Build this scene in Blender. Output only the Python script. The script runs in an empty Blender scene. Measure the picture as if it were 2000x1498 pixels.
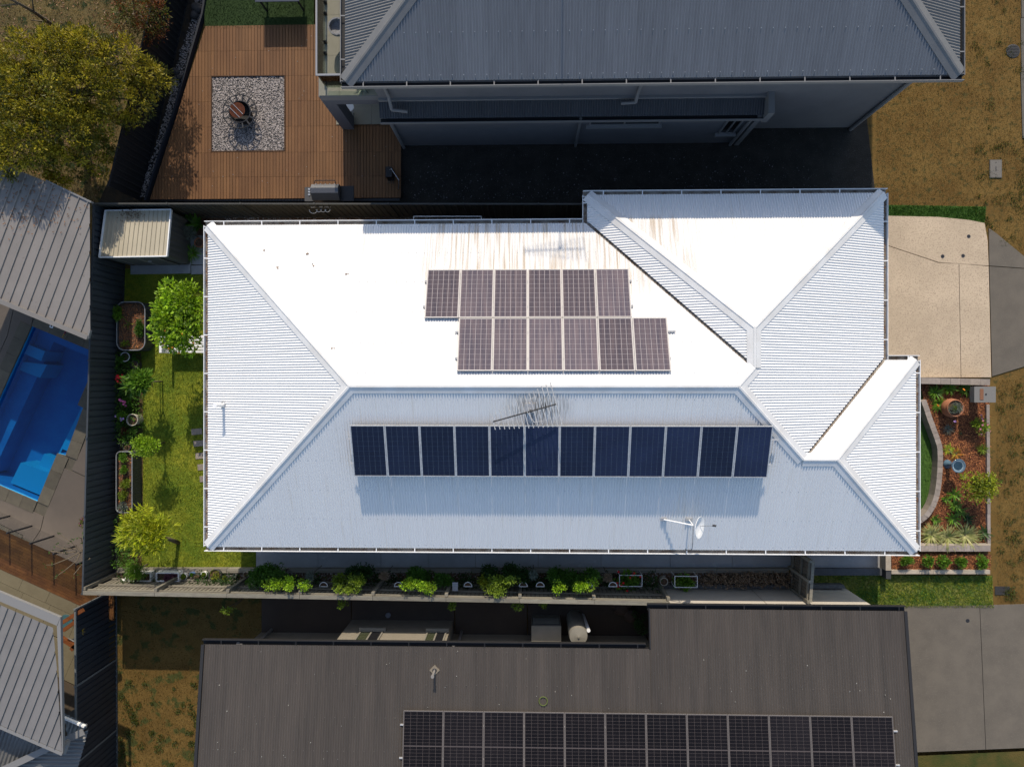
import bpy, math, random
from mathutils import Vector, Matrix
random.seed(7)
R = math.radians
S = bpy.context.scene
COL = S.collection

# ------------------------------------------------------------------ camera, sky, sun, exposure
CAM_H = 23.0
F = 1333.33
TH = math.atan(35.0 / F)
cam_d = bpy.data.cameras.new('camera'); cam_d.lens = 24; cam_d.sensor_width = 36
cam_d.clip_end = 2000; cam_d.clip_start = 0.1
cam = bpy.data.objects.new('camera', cam_d); COL.objects.link(cam)
cam.location = (0, 0, CAM_H); cam.rotation_euler = (0, TH, 0)
S.camera = cam
SUN_EL = R(33.7)
w = bpy.data.worlds.new('World'); S.world = w; w.use_nodes = True
nt = w.node_tree; bg = nt.nodes['Background']
sky = nt.nodes.new('ShaderNodeTexSky'); sky.sky_type = 'NISHITA'; sky.sun_disc = False
sky.sun_elevation = SUN_EL; sky.sun_rotation = R(0)
nt.links.new(sky.outputs[0], bg.inputs[0]); bg.inputs[1].default_value = 0.15
sd = bpy.data.lights.new('sun', 'SUN'); sd.energy = 3.35; sd.angle = R(0.5); sd.color = (1.0, 0.90, 0.76)
sun = bpy.data.objects.new('sun', sd); COL.objects.link(sun)
sun.location = (0, 20, 30)
sdir = Vector((0.01, -math.cos(SUN_EL), -math.sin(SUN_EL)))
sun.rotation_euler = sdir.to_track_quat('-Z', 'Y').to_euler()
S.view_settings.view_transform = 'Standard'; S.view_settings.look = 'None'
S.view_settings.gamma = 1; S.view_settings.use_curve_mapping = False
S.view_settings.exposure = 0.5

# ------------------------------------------------------------------ picture point -> place
cT, sT = math.cos(TH), math.sin(TH)
def ray(px, py):
    dx, dy = (px - 1000) / F, (749 - py) / F
    return Vector((dx * cT - sT, dy, -dx * sT - cT))
def P(px, py, z=0.0):
    d = ray(px, py); t = (z - CAM_H) / d.z
    return Vector((d.x * t, d.y * t, z))
def on_plane(px, py, a, b, c):            # plane z = a + b x + c y
    d = ray(px, py); t = (a - CAM_H) / (d.z - b * d.x - c * d.y)
    return Vector((d.x * t, d.y * t, CAM_H + d.z * t))

# ------------------------------------------------------------------ materials
MATS = {}
def M(name, c1, c2=None, scale=3.0, rough=0.8, bump=0.0, bscale=60.0, tint=0.0, rnd=0.0, metal=0.0,
      spec=0.3, detail=6.0, stretch=(1, 1, 1), lo=0.35, hi=0.65, c3=None, s3=20.0, lo3=.55, hi3=.7, trans=0.0, coat=0.0):
    m = bpy.data.materials.new(name); m.use_nodes = True; n = m.node_tree.nodes; l = m.node_tree.links
    b = n['Principled BSDF']; b.inputs['Roughness'].default_value = rough; b.inputs['Metallic'].default_value = metal
    b.inputs['Specular IOR Level'].default_value = spec; b.inputs['Coat Weight'].default_value = coat
    pos = n.new('ShaderNodeNewGeometry').outputs['Position']
    mp = n.new('ShaderNodeMapping'); mp.inputs['Scale'].default_value = stretch; l.new(pos, mp.inputs[0])
    def noise(sc, lo_, hi_, det=detail):
        t = n.new('ShaderNodeTexNoise'); t.inputs['Scale'].default_value = sc; t.inputs['Detail'].default_value = det
        t.inputs['Roughness'].default_value = 0.62
        l.new(mp.outputs[0], t.inputs['Vector'])
        r = n.new('ShaderNodeMapRange'); r.inputs[1].default_value = lo_; r.inputs[2].default_value = hi_
        l.new(t.outputs[0], r.inputs[0]); return r.outputs[0]
    def mix(f, a, bb, typ='MIX'):
        x = n.new('ShaderNodeMix'); x.data_type = 'RGBA'; x.blend_type = typ
        if isinstance(f, float): x.inputs[0].default_value = f
        else: l.new(f, x.inputs[0])
        for i, v in ((6, a), (7, bb)):
            if isinstance(v, tuple): x.inputs[i].default_value = (*v, 1)
            else: l.new(v, x.inputs[i])
        return x.outputs[2]
    col = c1
    if c2: col = mix(noise(scale, lo, hi), c1, c2)
    if c3: col = mix(noise(s3, lo3, hi3, 3.0), col, c3)
    def mulv(col, v):
        vm = n.new('ShaderNodeVectorMath'); vm.operation = 'SCALE'
        if isinstance(col, tuple): vm.inputs[0].default_value = col
        else: l.new(col, vm.inputs[0])
        l.new(v, vm.inputs['Scale']); return vm.outputs[0]
    if tint:
        a = n.new('ShaderNodeAttribute'); a.attribute_name = 'tint'
        r = n.new('ShaderNodeMapRange'); r.inputs[3].default_value = 1 - tint; r.inputs[4].default_value = 1 + tint
        l.new(a.outputs['Fac'], r.inputs[0]); col = mulv(col, r.outputs[0])
    if rnd:
        a = n.new('ShaderNodeObjectInfo')
        r = n.new('ShaderNodeMapRange'); r.inputs[3].default_value = 1 - rnd; r.inputs[4].default_value = 1 + rnd
        l.new(a.outputs['Random'], r.inputs[0]); col = mulv(col, r.outputs[0])
    if isinstance(col, tuple): b.inputs['Base Color'].default_value = (*col, 1)
    else: l.new(col, b.inputs['Base Color'])
    if bump:
        t = n.new('ShaderNodeTexNoise'); t.inputs['Scale'].default_value = bscale; t.inputs['Detail'].default_value = 4
        l.new(pos, t.inputs['Vector'])
        bp = n.new('ShaderNodeBump'); bp.inputs['Strength'].default_value = bump; bp.inputs['Distance'].default_value = 0.02
        l.new(t.outputs[0], bp.inputs['Height']); l.new(bp.outputs[0], b.inputs['Normal'])
    if trans:
        tr = n.new('ShaderNodeBsdfTranslucent'); ms = n.new('ShaderNodeMixShader'); ms.inputs[0].default_value = trans
        if isinstance(col, tuple): tr.inputs[0].default_value = (*col, 1)
        else: l.new(col, tr.inputs[0])
        out = n['Material Output']; l.new(b.outputs[0], ms.inputs[1]); l.new(tr.outputs[0], ms.inputs[2]); l.new(ms.outputs[0], out.inputs[0])
    MATS[name] = m; m['col'] = 1
    return m

def roof_white(name, axis):
    """white painted steel with thin dirt running down the slope"""
    st = (9.0, 0.35, 0.35) if axis == 'y' else (0.35, 9.0, 0.35)
    m = M(name, (.72, .705, .68), (.60, .55, .47), scale=1.5, rough=.5, spec=.3, stretch=st, lo=.56, hi=.9, rnd=.012)
    n = m.node_tree.nodes; l = m.node_tree.links; b = n['Principled BSDF']
    src = b.inputs['Base Color'].links[0].from_socket
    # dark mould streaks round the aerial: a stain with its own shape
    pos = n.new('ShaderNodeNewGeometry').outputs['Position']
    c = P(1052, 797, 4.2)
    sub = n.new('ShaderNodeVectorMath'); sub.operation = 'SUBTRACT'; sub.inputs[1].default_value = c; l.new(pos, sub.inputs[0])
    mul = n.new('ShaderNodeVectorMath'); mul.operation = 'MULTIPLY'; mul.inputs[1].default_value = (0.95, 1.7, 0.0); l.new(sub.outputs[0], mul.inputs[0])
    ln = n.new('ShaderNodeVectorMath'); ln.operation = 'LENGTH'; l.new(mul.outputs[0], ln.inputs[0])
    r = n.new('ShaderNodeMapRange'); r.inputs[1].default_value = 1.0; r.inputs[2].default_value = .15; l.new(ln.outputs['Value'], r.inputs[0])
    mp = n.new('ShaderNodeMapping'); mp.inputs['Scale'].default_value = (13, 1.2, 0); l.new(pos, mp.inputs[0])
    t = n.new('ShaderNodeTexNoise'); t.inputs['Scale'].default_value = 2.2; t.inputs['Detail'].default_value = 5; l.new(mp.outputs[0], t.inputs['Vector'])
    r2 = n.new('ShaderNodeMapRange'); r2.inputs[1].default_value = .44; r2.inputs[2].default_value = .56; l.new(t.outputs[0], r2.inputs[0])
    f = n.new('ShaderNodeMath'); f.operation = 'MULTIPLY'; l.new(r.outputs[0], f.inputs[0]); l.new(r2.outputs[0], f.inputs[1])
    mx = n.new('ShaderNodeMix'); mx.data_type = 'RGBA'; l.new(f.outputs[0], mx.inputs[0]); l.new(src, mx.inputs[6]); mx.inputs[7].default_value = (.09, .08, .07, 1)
    if axis == 'y':
        sx = n.new('ShaderNodeSeparateXYZ'); l.new(pos, sx.inputs[0])
        def ramp(out, a_, b_):
            rr = n.new('ShaderNodeMapRange'); rr.interpolation_type = 'SMOOTHSTEP'; rr.inputs[1].default_value = a_; rr.inputs[2].default_value = b_; l.new(out, rr.inputs[0]); return rr.outputs[0]
        g1 = ramp(sx.outputs[0], -3.6, -2.4); g2 = ramp(sx.outputs[0], 5.2, 4.0); g3 = ramp(sx.outputs[1], 2.2, 3.6); g4 = ramp(sx.outputs[1], 5.0, 4.7)
        mm = g1
        for g_ in (g2, g3, g4):
            k = n.new('ShaderNodeMath'); k.operation = 'MULTIPLY'; l.new(mm, k.inputs[0]); l.new(g_, k.inputs[1]); mm = k.outputs[0]
        mp2 = n.new('ShaderNodeMapping'); mp2.inputs['Scale'].default_value = (7, .25, 0); l.new(pos, mp2.inputs[0])
        t2 = n.new('ShaderNodeTexNoise'); t2.inputs['Scale'].default_value = 2.0; t2.inputs['Detail'].default_value = 4; l.new(mp2.outputs[0], t2.inputs['Vector'])
        q2 = ramp(t2.outputs[0], .44, .72); k = n.new('ShaderNodeMath'); k.operation = 'MULTIPLY'; l.new(mm, k.inputs[0]); l.new(q2, k.inputs[1])
        m2 = n.new('ShaderNodeMix'); m2.data_type = 'RGBA'; l.new(k.outputs[0], m2.inputs[0]); l.new(mx.outputs[2], m2.inputs[6]); m2.inputs[7].default_value = (.46, .375, .28, 1); mx = m2
    l.new(mx.outputs[2], b.inputs['Base Color'])
    return m

roofY = roof_white('white_roof_north_south', 'y'); roofX = roof_white('white_roof_east_west', 'x')
capW = M('white_ridge_cap', (.66, .65, .63), (.58, .56, .53), rough=.45, scale=2)
white = M('white_paint', (.78, .77, .75), (.70, .69, .66), rough=.5, scale=6)
guttin = M('gutter_inside', (.30, .27, .23), (.13, .09, .06), scale=5, rough=.9)
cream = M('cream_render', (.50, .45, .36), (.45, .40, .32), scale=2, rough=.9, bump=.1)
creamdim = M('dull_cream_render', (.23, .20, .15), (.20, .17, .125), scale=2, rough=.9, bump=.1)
gwall = M('grey_render', (.135, .132, .135), (.12, .118, .12), scale=1.5, rough=.9, bump=.15)
groofY = M('grey_roof_long', (.150, .158, .172), (.128, .134, .145), scale=2, rough=.5, stretch=(6, .4, .4), rnd=.06)
groofX = M('grey_roof_short', (.165, .16, .152), (.135, .13, .125), scale=2, rough=.5, stretch=(.4, 6, .4), rnd=.06)
gcap = M('grey_ridge_cap', (.15, .147, .143), (.13, .128, .125), rough=.5)
droof = M('dark_brown_roof', (.074, .062, .052), (.056, .048, .041), scale=.9, rough=.55, stretch=(5, .4, .4), rnd=.08, c3=(.12, .11, .1), s3=60, lo3=.68, hi3=.8)
dmetal = M('dark_metal', (.022, .022, .024), rough=.5)
galv = M('galvanised_steel', (.45, .46, .47), (.36, .36, .36), rough=.4, metal=.6, scale=9)
alu = M('aluminium', (.66, .64, .60), (.5, .48, .46), rough=.38, metal=.45, scale=12)
fenceW = M('charcoal_fence_steel', (.050, .056, .062), (.040, .044, .048), scale=2, rough=.55, rnd=.08, stretch=(1, 1, .2))
fenceD = M('black_fence_steel', (.012, .013, .014), rough=.6, rnd=.1)
fenceN = M('dark_olive_fence_steel', (.062, .060, .052), (.05, .048, .042), scale=2, rough=.55, rnd=.08)
lawn = M('lawn_grass', (.11, .17, .012), (.26, .26, .020), scale=1.0, rough=.9, bump=.9, bscale=45, c3=(.07, .115, .008), s3=5, lo3=.38, hi3=.80)
lawn2 = M('clipped_turf', (.045, .105, .014), (.065, .13, .02), scale=2.2, rough=.9, bump=.8, bscale=60, c3=(.03, .07, .01), s3=22, lo3=.5, hi3=.65)
lawn3 = M('patchy_front_grass', (.06, .13, .02), (.26, .24, .06), scale=1.1, rough=.9, bump=.8, bscale=50, c3=(.04, .085, .012), s3=20, lo3=.5, hi3=.66, lo=.42, hi=.58)
turf = M('artificial_turf', (.012, .030, .004), (.018, .040, .006), scale=3, rough=.9, bump=.5, bscale=80)
dry = M('dry_grass', (.11, .060, .012), (.155, .092, .022), scale=.9, rough=.95, bump=1.0, bscale=28, c3=(.055, .045, .010), s3=6, lo3=.52, hi3=.68)
dry2 = M('dry_ground_grey', (.085, .062, .022), (.12, .085, .028), scale=1.2, rough=.95, bump=1.0, bscale=30, c3=(.018, .028, .006), s3=2.5, lo3=.52, hi3=.62)
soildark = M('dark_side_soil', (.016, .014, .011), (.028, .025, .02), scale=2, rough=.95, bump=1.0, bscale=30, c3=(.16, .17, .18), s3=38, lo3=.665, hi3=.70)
mulch = M('bark_mulch', (.15, .050, .022), (.24, .085, .034), scale=8, rough=.95, bump=1, bscale=40, c3=(.07, .022, .010), s3=26, lo3=.48, hi3=.56)
chip = M('bark_chip', (.36, .145, .05), (.17, .058, .024), scale=9, rough=.85, tint=.8)
soil = M('potting_soil', (.10, .06, .035), (.16, .09, .05), scale=12, rough=.95, bump=1, bscale=60, c3=(.04, .028, .02), s3=30, lo3=.5, hi3=.6)
pebble = M('exposed_aggregate', (.52, .405, .28), (.43, .335, .23), scale=.8, rough=.85, bump=.5, bscale=60, c3=(.30, .225, .155), s3=24, lo3=.50, hi3=.68, rnd=.03)
pebble2 = M('dimmed_aggregate', (.135, .114, .088), (.108, .092, .072), scale=1.5, rough=.9, bump=.4, bscale=90, c3=(.14, .12, .095), s3=26, lo3=.56, hi3=.68, rnd=.04)  # darkened copy of the driveway aggregate
conc = M('grey_concrete', (.30, .30, .30), (.25, .25, .25), scale=1.3, rough=.9, bump=.15, rnd=.05, c3=(.36, .36, .36), s3=3, lo3=.6, hi3=.75)
concd = M('dark_brown_concrete', (.060, .045, .033), (.048, .036, .028), scale=1.2, rough=.9, bump=.2, rnd=.06)  # dark brown tone over the whole path
block = M('retaining_block', (.30, .25, .21), (.24, .20, .17), scale=9, rough=.95, bump=.5, rnd=.14)
blockl = M('sandy_block', (.40, .34, .26), (.34, .28, .21), scale=9, rough=.95, bump=.5, rnd=.1)
timber = M('weathered_timber', (.22, .20, .15), (.16, .14, .11), scale=3, rough=.9, bump=.4, rnd=.16, stretch=(1, 6, 6))
timberd = M('weathered_timber_dim', (.15, .125, .09), (.10, .08, .06), scale=4, rough=.9, bump=.4, rnd=.12)
sleeper = M('grey_sleeper', (.24, .22, .17), (.19, .17, .14), scale=2, rough=.9, bump=.4, rnd=.14, stretch=(.6, 8, 1))
deckm = M('red_brown_decking', (.125, .057, .022), (.155, .074, .028), scale=1.2, rough=.7, tint=.13, stretch=(1, .5, 1), rnd=.05)
deck2 = M('merbau_decking', (.115, .048, .014), (.07, .028, .010), scale=3, rough=.6, tint=.28, stretch=(1, 1, 1))
redbeam = M('red_timber_beam', (.17, .055, .015), (.12, .035, .01), scale=5, rough=.6)
stone = M('pale_pebbles', (.34, .30, .27), (.22, .19, .175), scale=18, rough=.8, tint=.45)
boulder = M('grey_boulder', (.05, .045, .042), (.035, .032, .03), scale=6, rough=.95, bump=.8, bscale=12)
lime = M('limestone_paving', (.155, .13, .080), (.13, .108, .065), scale=2, rough=.85, bump=.1, rnd=.04)
pave = M('pool_paving', (.105, .085, .068), (.092, .075, .06), scale=1.4, rough=.85, bump=.1, rnd=.05)
coping = M('coping_tile', (.090, .078, .055), (.072, .062, .045), scale=5, rough=.8, bump=.2, rnd=.16)
gelcoat = M('blue_pool_shell', (.004, .17, .38), (.008, .24, .46), scale=1.2, rough=.5)
gelled = M('pale_blue_pool_step', (.012, .36, .52), rough=.5)
proof = M('dull_pan_roof', (.215, .192, .17), (.19, .17, .15), scale=1, rough=.5, rnd=.03, c3=(.10, .085, .07), s3=5, lo3=.66, hi3=.76)
proof2 = M('pale_grey_roof', (.19, .178, .166), (.17, .16, .15), scale=2, rough=.5, rnd=.04)
shedroof = M('shed_roof_steel', (.42, .37, .27), (.38, .335, .245), scale=1.5, rough=.6, rnd=.04)
shedwall = M('shed_wall_steel', (.10, .095, .085), rough=.6)
terra = M('terracotta', (.36, .15, .075), (.28, .115, .06), scale=5, rough=.8)
blueglaze = M('blue_glaze', (.05, .09, .13), (.10, .17, .22), scale=14, rough=.15, coat=.5)
blueglaze2 = M('pale_blue_glaze', (.30, .38, .42), (.22, .30, .35), scale=9, rough=.15, coat=.5)
beigepot = M('beige_pot', (.42, .38, .30), rough=.7)
greypot = M('dark_grey_pot', (.06, .06, .062), rough=.7)
bluepot = M('blue_pot', (.10, .17, .35), rough=.4)
blackpl = M('black_plastic', (.012, .012, .013), rough=.45)
rust = M('rusty_mesh', (.10, .025, .008), (.05, .014, .006), scale=12, rough=.9)
brass = M('rusty_mail_slot', (.20, .09, .045), rough=.5)
glassd = M('dark_window_glass', (.006, .007, .008), rough=.08, spec=.6)
bark = M('tree_bark', (.09, .07, .05), (.14, .115, .085), scale=10, rough=.95, bump=.6)
twig = M('pale_twig', (.15, .115, .07), (.10, .075, .05), scale=10, rough=.9)
cellN = M('purple_solar_cell', (.125, .098, .105), (.075, .065, .080), scale=1.3, rough=.8, spec=.04, rnd=.22, stretch=(9, .6, 1))
cellS = M('navy_solar_cell', (.008, .011, .028), (.012, .018, .045), scale=.8, rough=.2, spec=.45, rnd=.45, c3=(.3, .29, .27), s3=30, lo3=.73, hi3=.76)
cellB = M('black_solar_cell', (.008, .007, .008), (.012, .010, .011), scale=.8, rough=.3, spec=.15, rnd=.3, c3=(.2, .19, .17), s3=30, lo3=.73, hi3=.76)
backN = M('solar_backsheet_warm', (.36, .32, .32), rough=.8, spec=.05)
alu_dim = M('dim_frame', (.13, .115, .105), rough=.55)  # darkened copy of the aluminium frame colour
alu_warm = M('warm_frame', (.50, .46, .42), rough=.6, spec=.1)
backS = M('solar_backsheet_blue', (.060, .085, .12), rough=.3)
backB = M('solar_backsheet_grey', (.075, .062, .058), rough=.3)
red = M('red_petal', (.65, .012, .02), rough=.6); pink = M('pink_petal', (.62, .12, .28), rough=.6); lilac = M('lilac_petal', (.45, .28, .55), rough=.6)
orange = M('orange_petal', (.75, .25, .02), rough=.6); creamp = M('cream_petal', (.62, .5, .34), rough=.6)
def leafmat(name, a, b, tint=.5, trans=.35, rough=.5):
    return M(name, a, b, scale=7, rough=rough, tint=tint, trans=trans, spec=.35)
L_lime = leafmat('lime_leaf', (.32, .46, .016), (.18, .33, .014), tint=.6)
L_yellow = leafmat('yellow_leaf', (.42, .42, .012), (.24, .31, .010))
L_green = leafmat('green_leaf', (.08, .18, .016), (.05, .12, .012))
L_mid = leafmat('mid_green_leaf', (.14, .26, .018), (.08, .18, .014))
L_dark = leafmat('dark_leaf', (.022, .055, .010), (.035, .08, .012))
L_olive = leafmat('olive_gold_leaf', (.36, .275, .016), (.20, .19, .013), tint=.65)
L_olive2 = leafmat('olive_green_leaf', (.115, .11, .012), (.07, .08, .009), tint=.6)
L_red = leafmat('red_brown_leaf', (.22, .045, .010), (.030, .040, .006), tint=.6)
L_grey = leafmat('silver_leaf', (.22, .25, .20), (.14, .17, .13))
L_dry = leafmat('dried_leaf', (.30, .21, .13), (.20, .14, .09))
L_cream = leafmat('cream_striped_leaf', (.52, .47, .20), (.22, .26, .06), tint=.35)
L_gold = leafmat('gold_green_leaf', (.36, .36, .02), (.16, .24, .02))
L_ygreen = leafmat('yellow_green_leaf', (.22, .30, .02), (.14, .20, .015))
L_brown = leafmat('bronze_leaf', (.14, .05, .02), (.08, .05, .02))
L_fallen = leafmat('fallen_leaf', (.22, .10, .035), (.12, .05, .02), trans=0.0)
blade = leafmat('grass_blade', (.19, .25, .014), (.32, .32, .028), tint=.5)
blade2 = leafmat('turf_blade', (.05, .12, .015), (.07, .15, .02), tint=.4)
blade3 = leafmat('dry_grass_blade', (.17, .10, .02), (.10, .07, .014), tint=.5)
blade4 = leafmat('weed_blade', (.05, .07, .008), (.075, .085, .010), tint=.5)

def glassmat(name, tintc, gl=.12, dens=0.0):
    m = bpy.data.materials.new(name); m.use_nodes = True; n = m.node_tree.nodes; l = m.node_tree.links
    n.remove(n['Principled BSDF']); out = n['Material Output']
    t = n.new('ShaderNodeBsdfTransparent'); t.inputs[0].default_value = (*tintc, 1)
    g = n.new('ShaderNodeBsdfGlossy'); g.inputs['Roughness'].default_value = .04
    fr = n.new('ShaderNodeFresnel'); fr.inputs[0].default_value = 1.33
    ms = n.new('ShaderNodeMixShader'); l.new(fr.outputs[0], ms.inputs[0]); l.new(t.outputs[0], ms.inputs[1]); l.new(g.outputs[0], ms.inputs[2])
    l.new(ms.outputs[0], out.inputs[0])
    tx = n.new('ShaderNodeTexNoise'); tx.inputs['Scale'].default_value = 5
    if dens:
        bp = n.new('ShaderNodeBump'); bp.inputs['Strength'].default_value = dens; l.new(tx.outputs[0], bp.inputs['Height'])
        l.new(bp.outputs[0], g.inputs['Normal']); l.new(bp.outputs[0], fr.inputs['Normal'])
    return m
waterm = glassmat('pool_water', (.34, .58, .76), dens=.25)
clear = glassmat('clear_glass', (.80, .86, .80))

# ------------------------------------------------------------------ builders
WL = {}
def setp(o, label=None, cat=None, group=None, kind=None):
    if label: o['label'] = label
    if cat: o['category'] = cat
    if group: o['group'] = group
    if kind: o['kind'] = kind
    return o
def thing(name, label, cat, loc=(0, 0, 0), group=None):
    o = bpy.data.objects.new(name, None); COL.objects.link(o); o.location = loc; o.empty_display_size = .3
    WL[o] = Vector(loc); return setp(o, label, cat, group)

class MB:
    def __init__(s): s.v = []; s.f = []; s.t = []; s.mi = []; s.cur = 0
    def add(s, vs, fs, tint=.5):
        o = len(s.v); s.v.extend([tuple(x) for x in vs]); s.f.extend([tuple(i + o for i in f) for f in fs]); s.t.extend([tint] * len(vs)); return s
    def hexa(s, b, t, tint=.5):
        return s.add(list(b) + list(t), [(3, 2, 1, 0), (4, 5, 6, 7), (0, 1, 5, 4), (1, 2, 6, 5), (2, 3, 7, 6), (3, 0, 4, 7)], tint)
    def box(s, x0, x1, y0, y1, z0, z1, tint=.5):
        if x0 > x1: x0, x1 = x1, x0
        if y0 > y1: y0, y1 = y1, y0
        return s.hexa([(x0, y0, z0), (x1, y0, z0), (x1, y1, z0), (x0, y1, z0)], [(x0, y0, z1), (x1, y0, z1), (x1, y1, z1), (x0, y1, z1)], tint)
    def obox(s, c, d, L, W, z0, z1, tint=.5):       # oriented box: centre c (x,y), direction d, length L, width W
        d = Vector((d[0], d[1], 0)).normalized(); n = Vector((-d.y, d.x, 0)); c = Vector((c[0], c[1], 0))
        q = [c - d * L / 2 - n * W / 2, c + d * L / 2 - n * W / 2, c + d * L / 2 + n * W / 2, c - d * L / 2 + n * W / 2]
        return s.hexa([(p.x, p.y, z0) for p in q], [(p.x, p.y, z1) for p in q], tint)
    def beam(s, a, b, wd, h, tint=.5):              # box along a line in space
        a, b = Vector(a), Vector(b); d = (b - a).normalized()
        up = Vector((0, 0, 1)) if abs(d.z) < .9 else Vector((0, 1, 0))
        n = d.cross(up).normalized(); u = n.cross(d).normalized()
        q = [n * wd / 2 + u * h / 2, -n * wd / 2 + u * h / 2, -n * wd / 2 - u * h / 2, n * wd / 2 - u * h / 2]
        return s.hexa([a + x for x in q], [b + x for x in q], tint)
    def prism(s, poly, z0, z1, tint=.5):
        n = len(poly); A = sum(poly[i][0] * poly[(i + 1) % n][1] - poly[(i + 1) % n][0] * poly[i][1] for i in range(n))
        if A < 0: poly = poly[::-1]
        vs = [(p[0], p[1], z0) for p in poly] + [(p[0], p[1], z1) for p in poly]
        fs = [tuple(range(n - 1, -1, -1)), tuple(range(n, 2 * n))] + [(i, (i + 1) % n, n + (i + 1) % n, n + i) for i in range(n)]
        return s.add(vs, fs, tint)
    def tube(s, a, b, r, r2=None, n=8, tint=.5, cap=True):
        a, b = Vector(a), Vector(b); r2 = r if r2 is None else r2; d = (b - a).normalized()
        up = Vector((0, 0, 1)) if abs(d.z) < .9 else Vector((1, 0, 0)); x = d.cross(up).normalized(); y = d.cross(x).normalized()
        vs = []
        for p, rr in ((a, r), (b, r2)):
            for i in range(n):
                an = 2 * math.pi * i / n; vs.append(p + x * math.cos(an) * rr + y * math.sin(an) * rr)
        fs = [(i, (i + 1) % n, n + (i + 1) % n, n + i) for i in range(n)]
        if cap: fs += [tuple(range(n - 1, -1, -1)), tuple(range(n, 2 * n))]
        return s.add(vs, fs, tint)
    def path(s, pts, r, n=6, closed=False):
        pts = [Vector(p) for p in pts]
        m = len(pts) if closed else len(pts) - 1
        for i in range(m): s.tube(pts[i], pts[(i + 1) % len(pts)], r, n=n)
        return s
    def lathe(s, c, prof, n=20, tint=.5, axis=None):
        c = Vector(c); vs = []; Mx = Matrix.Identity(3) if axis is None else Vector(axis).to_track_quat('Z', 'Y').to_matrix()
        for r, z in prof:
            for i in range(n):
                an = 2 * math.pi * i / n; vs.append(c + Mx @ Vector((math.cos(an) * r, math.sin(an) * r, z)))
        fs = []
        for k in range(len(prof) - 1):
            for i in range(n): fs.append((k * n + i, k * n + (i + 1) % n, (k + 1) * n + (i + 1) % n, (k + 1) * n + i))
        return s.add(vs, fs, tint)
    def disc(s, c, r, n=20):
        return s.add([(c[0] + math.cos(2 * math.pi * i / n) * r, c[1] + math.sin(2 * math.pi * i / n) * r, c[2]) for i in range(n)], [tuple(range(n))])
    def rock(s, c, r, tint=.5, sq=.7, sub=1):
        ph = [random.uniform(.75, 1.2) for _ in range(14)]
        vs = []; k = 0
        for lat, cnt in ((-90, 1), (-35, 5), (25, 5), (90, 1)):
            for i in range(cnt):
                la, lo = R(lat), 2 * math.pi * (i + lat * .01) / cnt
                rr = r * ph[k]; k += 1
                vs.append((c[0] + rr * math.cos(la) * math.cos(lo), c[1] + rr * math.cos(la) * math.sin(lo), c[2] + rr * sq * math.sin(la)))
        fs = [(0, 1 + (i + 1) % 5, 1 + i) for i in range(5)] + [(1 + i, 1 + (i + 1) % 5, 6 + (i + 1) % 5, 6 + i) for i in range(5)] + [(6 + i, 6 + (i + 1) % 5, 11) for i in range(5)]
        return s.add(vs, fs, tint)
    def leaf(s, c, d, up, L, W, tint):
        d = d.normalized(); n = d.cross(up)
        if n.length < 1e-3: n = Vector((1, 0, 0))
        n.normalize(); u = n.cross(d)
        b = c; t = c + d * L; m = c + d * L * .45
        s.add([b, m + n * W / 2 + u * W * .18, t, m - n * W / 2 + u * W * .18], [(0, 1, 2), (0, 2, 3)], tint); return s
    def blade(s, c, az, L, W, lift, droop, tint, seg=4):
        d = Vector((math.cos(az), math.sin(az), 0)); n = Vector((-d.y, d.x, 0)); vs = []
        for i in range(seg + 1):
            q = i / seg; p = Vector(c) + d * L * q * (1 - .15 * q) + Vector((0, 0, lift * q - droop * q * q)); ww = W * (1 - q ** 2) * .5 + .001
            vs += [p - n * ww, p + n * ww]
        s.add(vs, [(2 * i, 2 * i + 1, 2 * i + 3, 2 * i + 2) for i in range(seg)], tint); return s
    def build(s, name, mat, parent=None, label=None, cat=None, group=None, kind=None, smooth=False):
        o = Vector((0, 0, 0)) if parent is None else WL[parent]
        me = bpy.data.meshes.new(name); me.from_pydata([(v[0] - o.x, v[1] - o.y, v[2] - o.z) for v in s.v], [], s.f)
        a = me.attributes.new('tint', 'FLOAT', 'POINT'); a.data.foreach_set('value', s.t)
        me.materials.append(mat)
        if smooth: me.polygons.foreach_set('use_smooth', [True] * len(me.polygons))
        ob = bpy.data.objects.new(name, me); COL.objects.link(ob)
        if parent is not None: ob.parent = parent
        WL[ob] = o.copy(); return setp(ob, label, cat, group, kind)

def sheet(poly, z):                      # flat polygon from plan points
    m = MB(); m.add([(p[0], p[1], z) for p in poly], [tuple(range(len(poly)))]); return m
def PX(pts, z=0): return [P(x, y, z) for x, y in pts]
def inpoly(x, y, poly):
    c = False; j = len(poly) - 1
    for i in range(len(poly)):
        if (poly[i][1] > y) != (poly[j][1] > y) and x < (poly[j][0] - poly[i][0]) * (y - poly[i][1]) / (poly[j][1] - poly[i][1]) + poly[i][0]: c = not c
        j = i
    return c
def scat(poly, n):
    xs = [p[0] for p in poly]; ys = [p[1] for p in poly]; out = []
    while len(out) < n:
        x, y = random.uniform(min(xs), max(xs)), random.uniform(min(ys), max(ys))
        if inpoly(x, y, poly): out.append((x, y))
    return out
def ord_(i): return ['first', 'second', 'third', 'fourth', 'fifth', 'sixth', 'seventh', 'eighth', 'ninth', 'tenth', 'eleventh', 'twelfth', 'thirteenth', 'fourteenth'][i]

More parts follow.
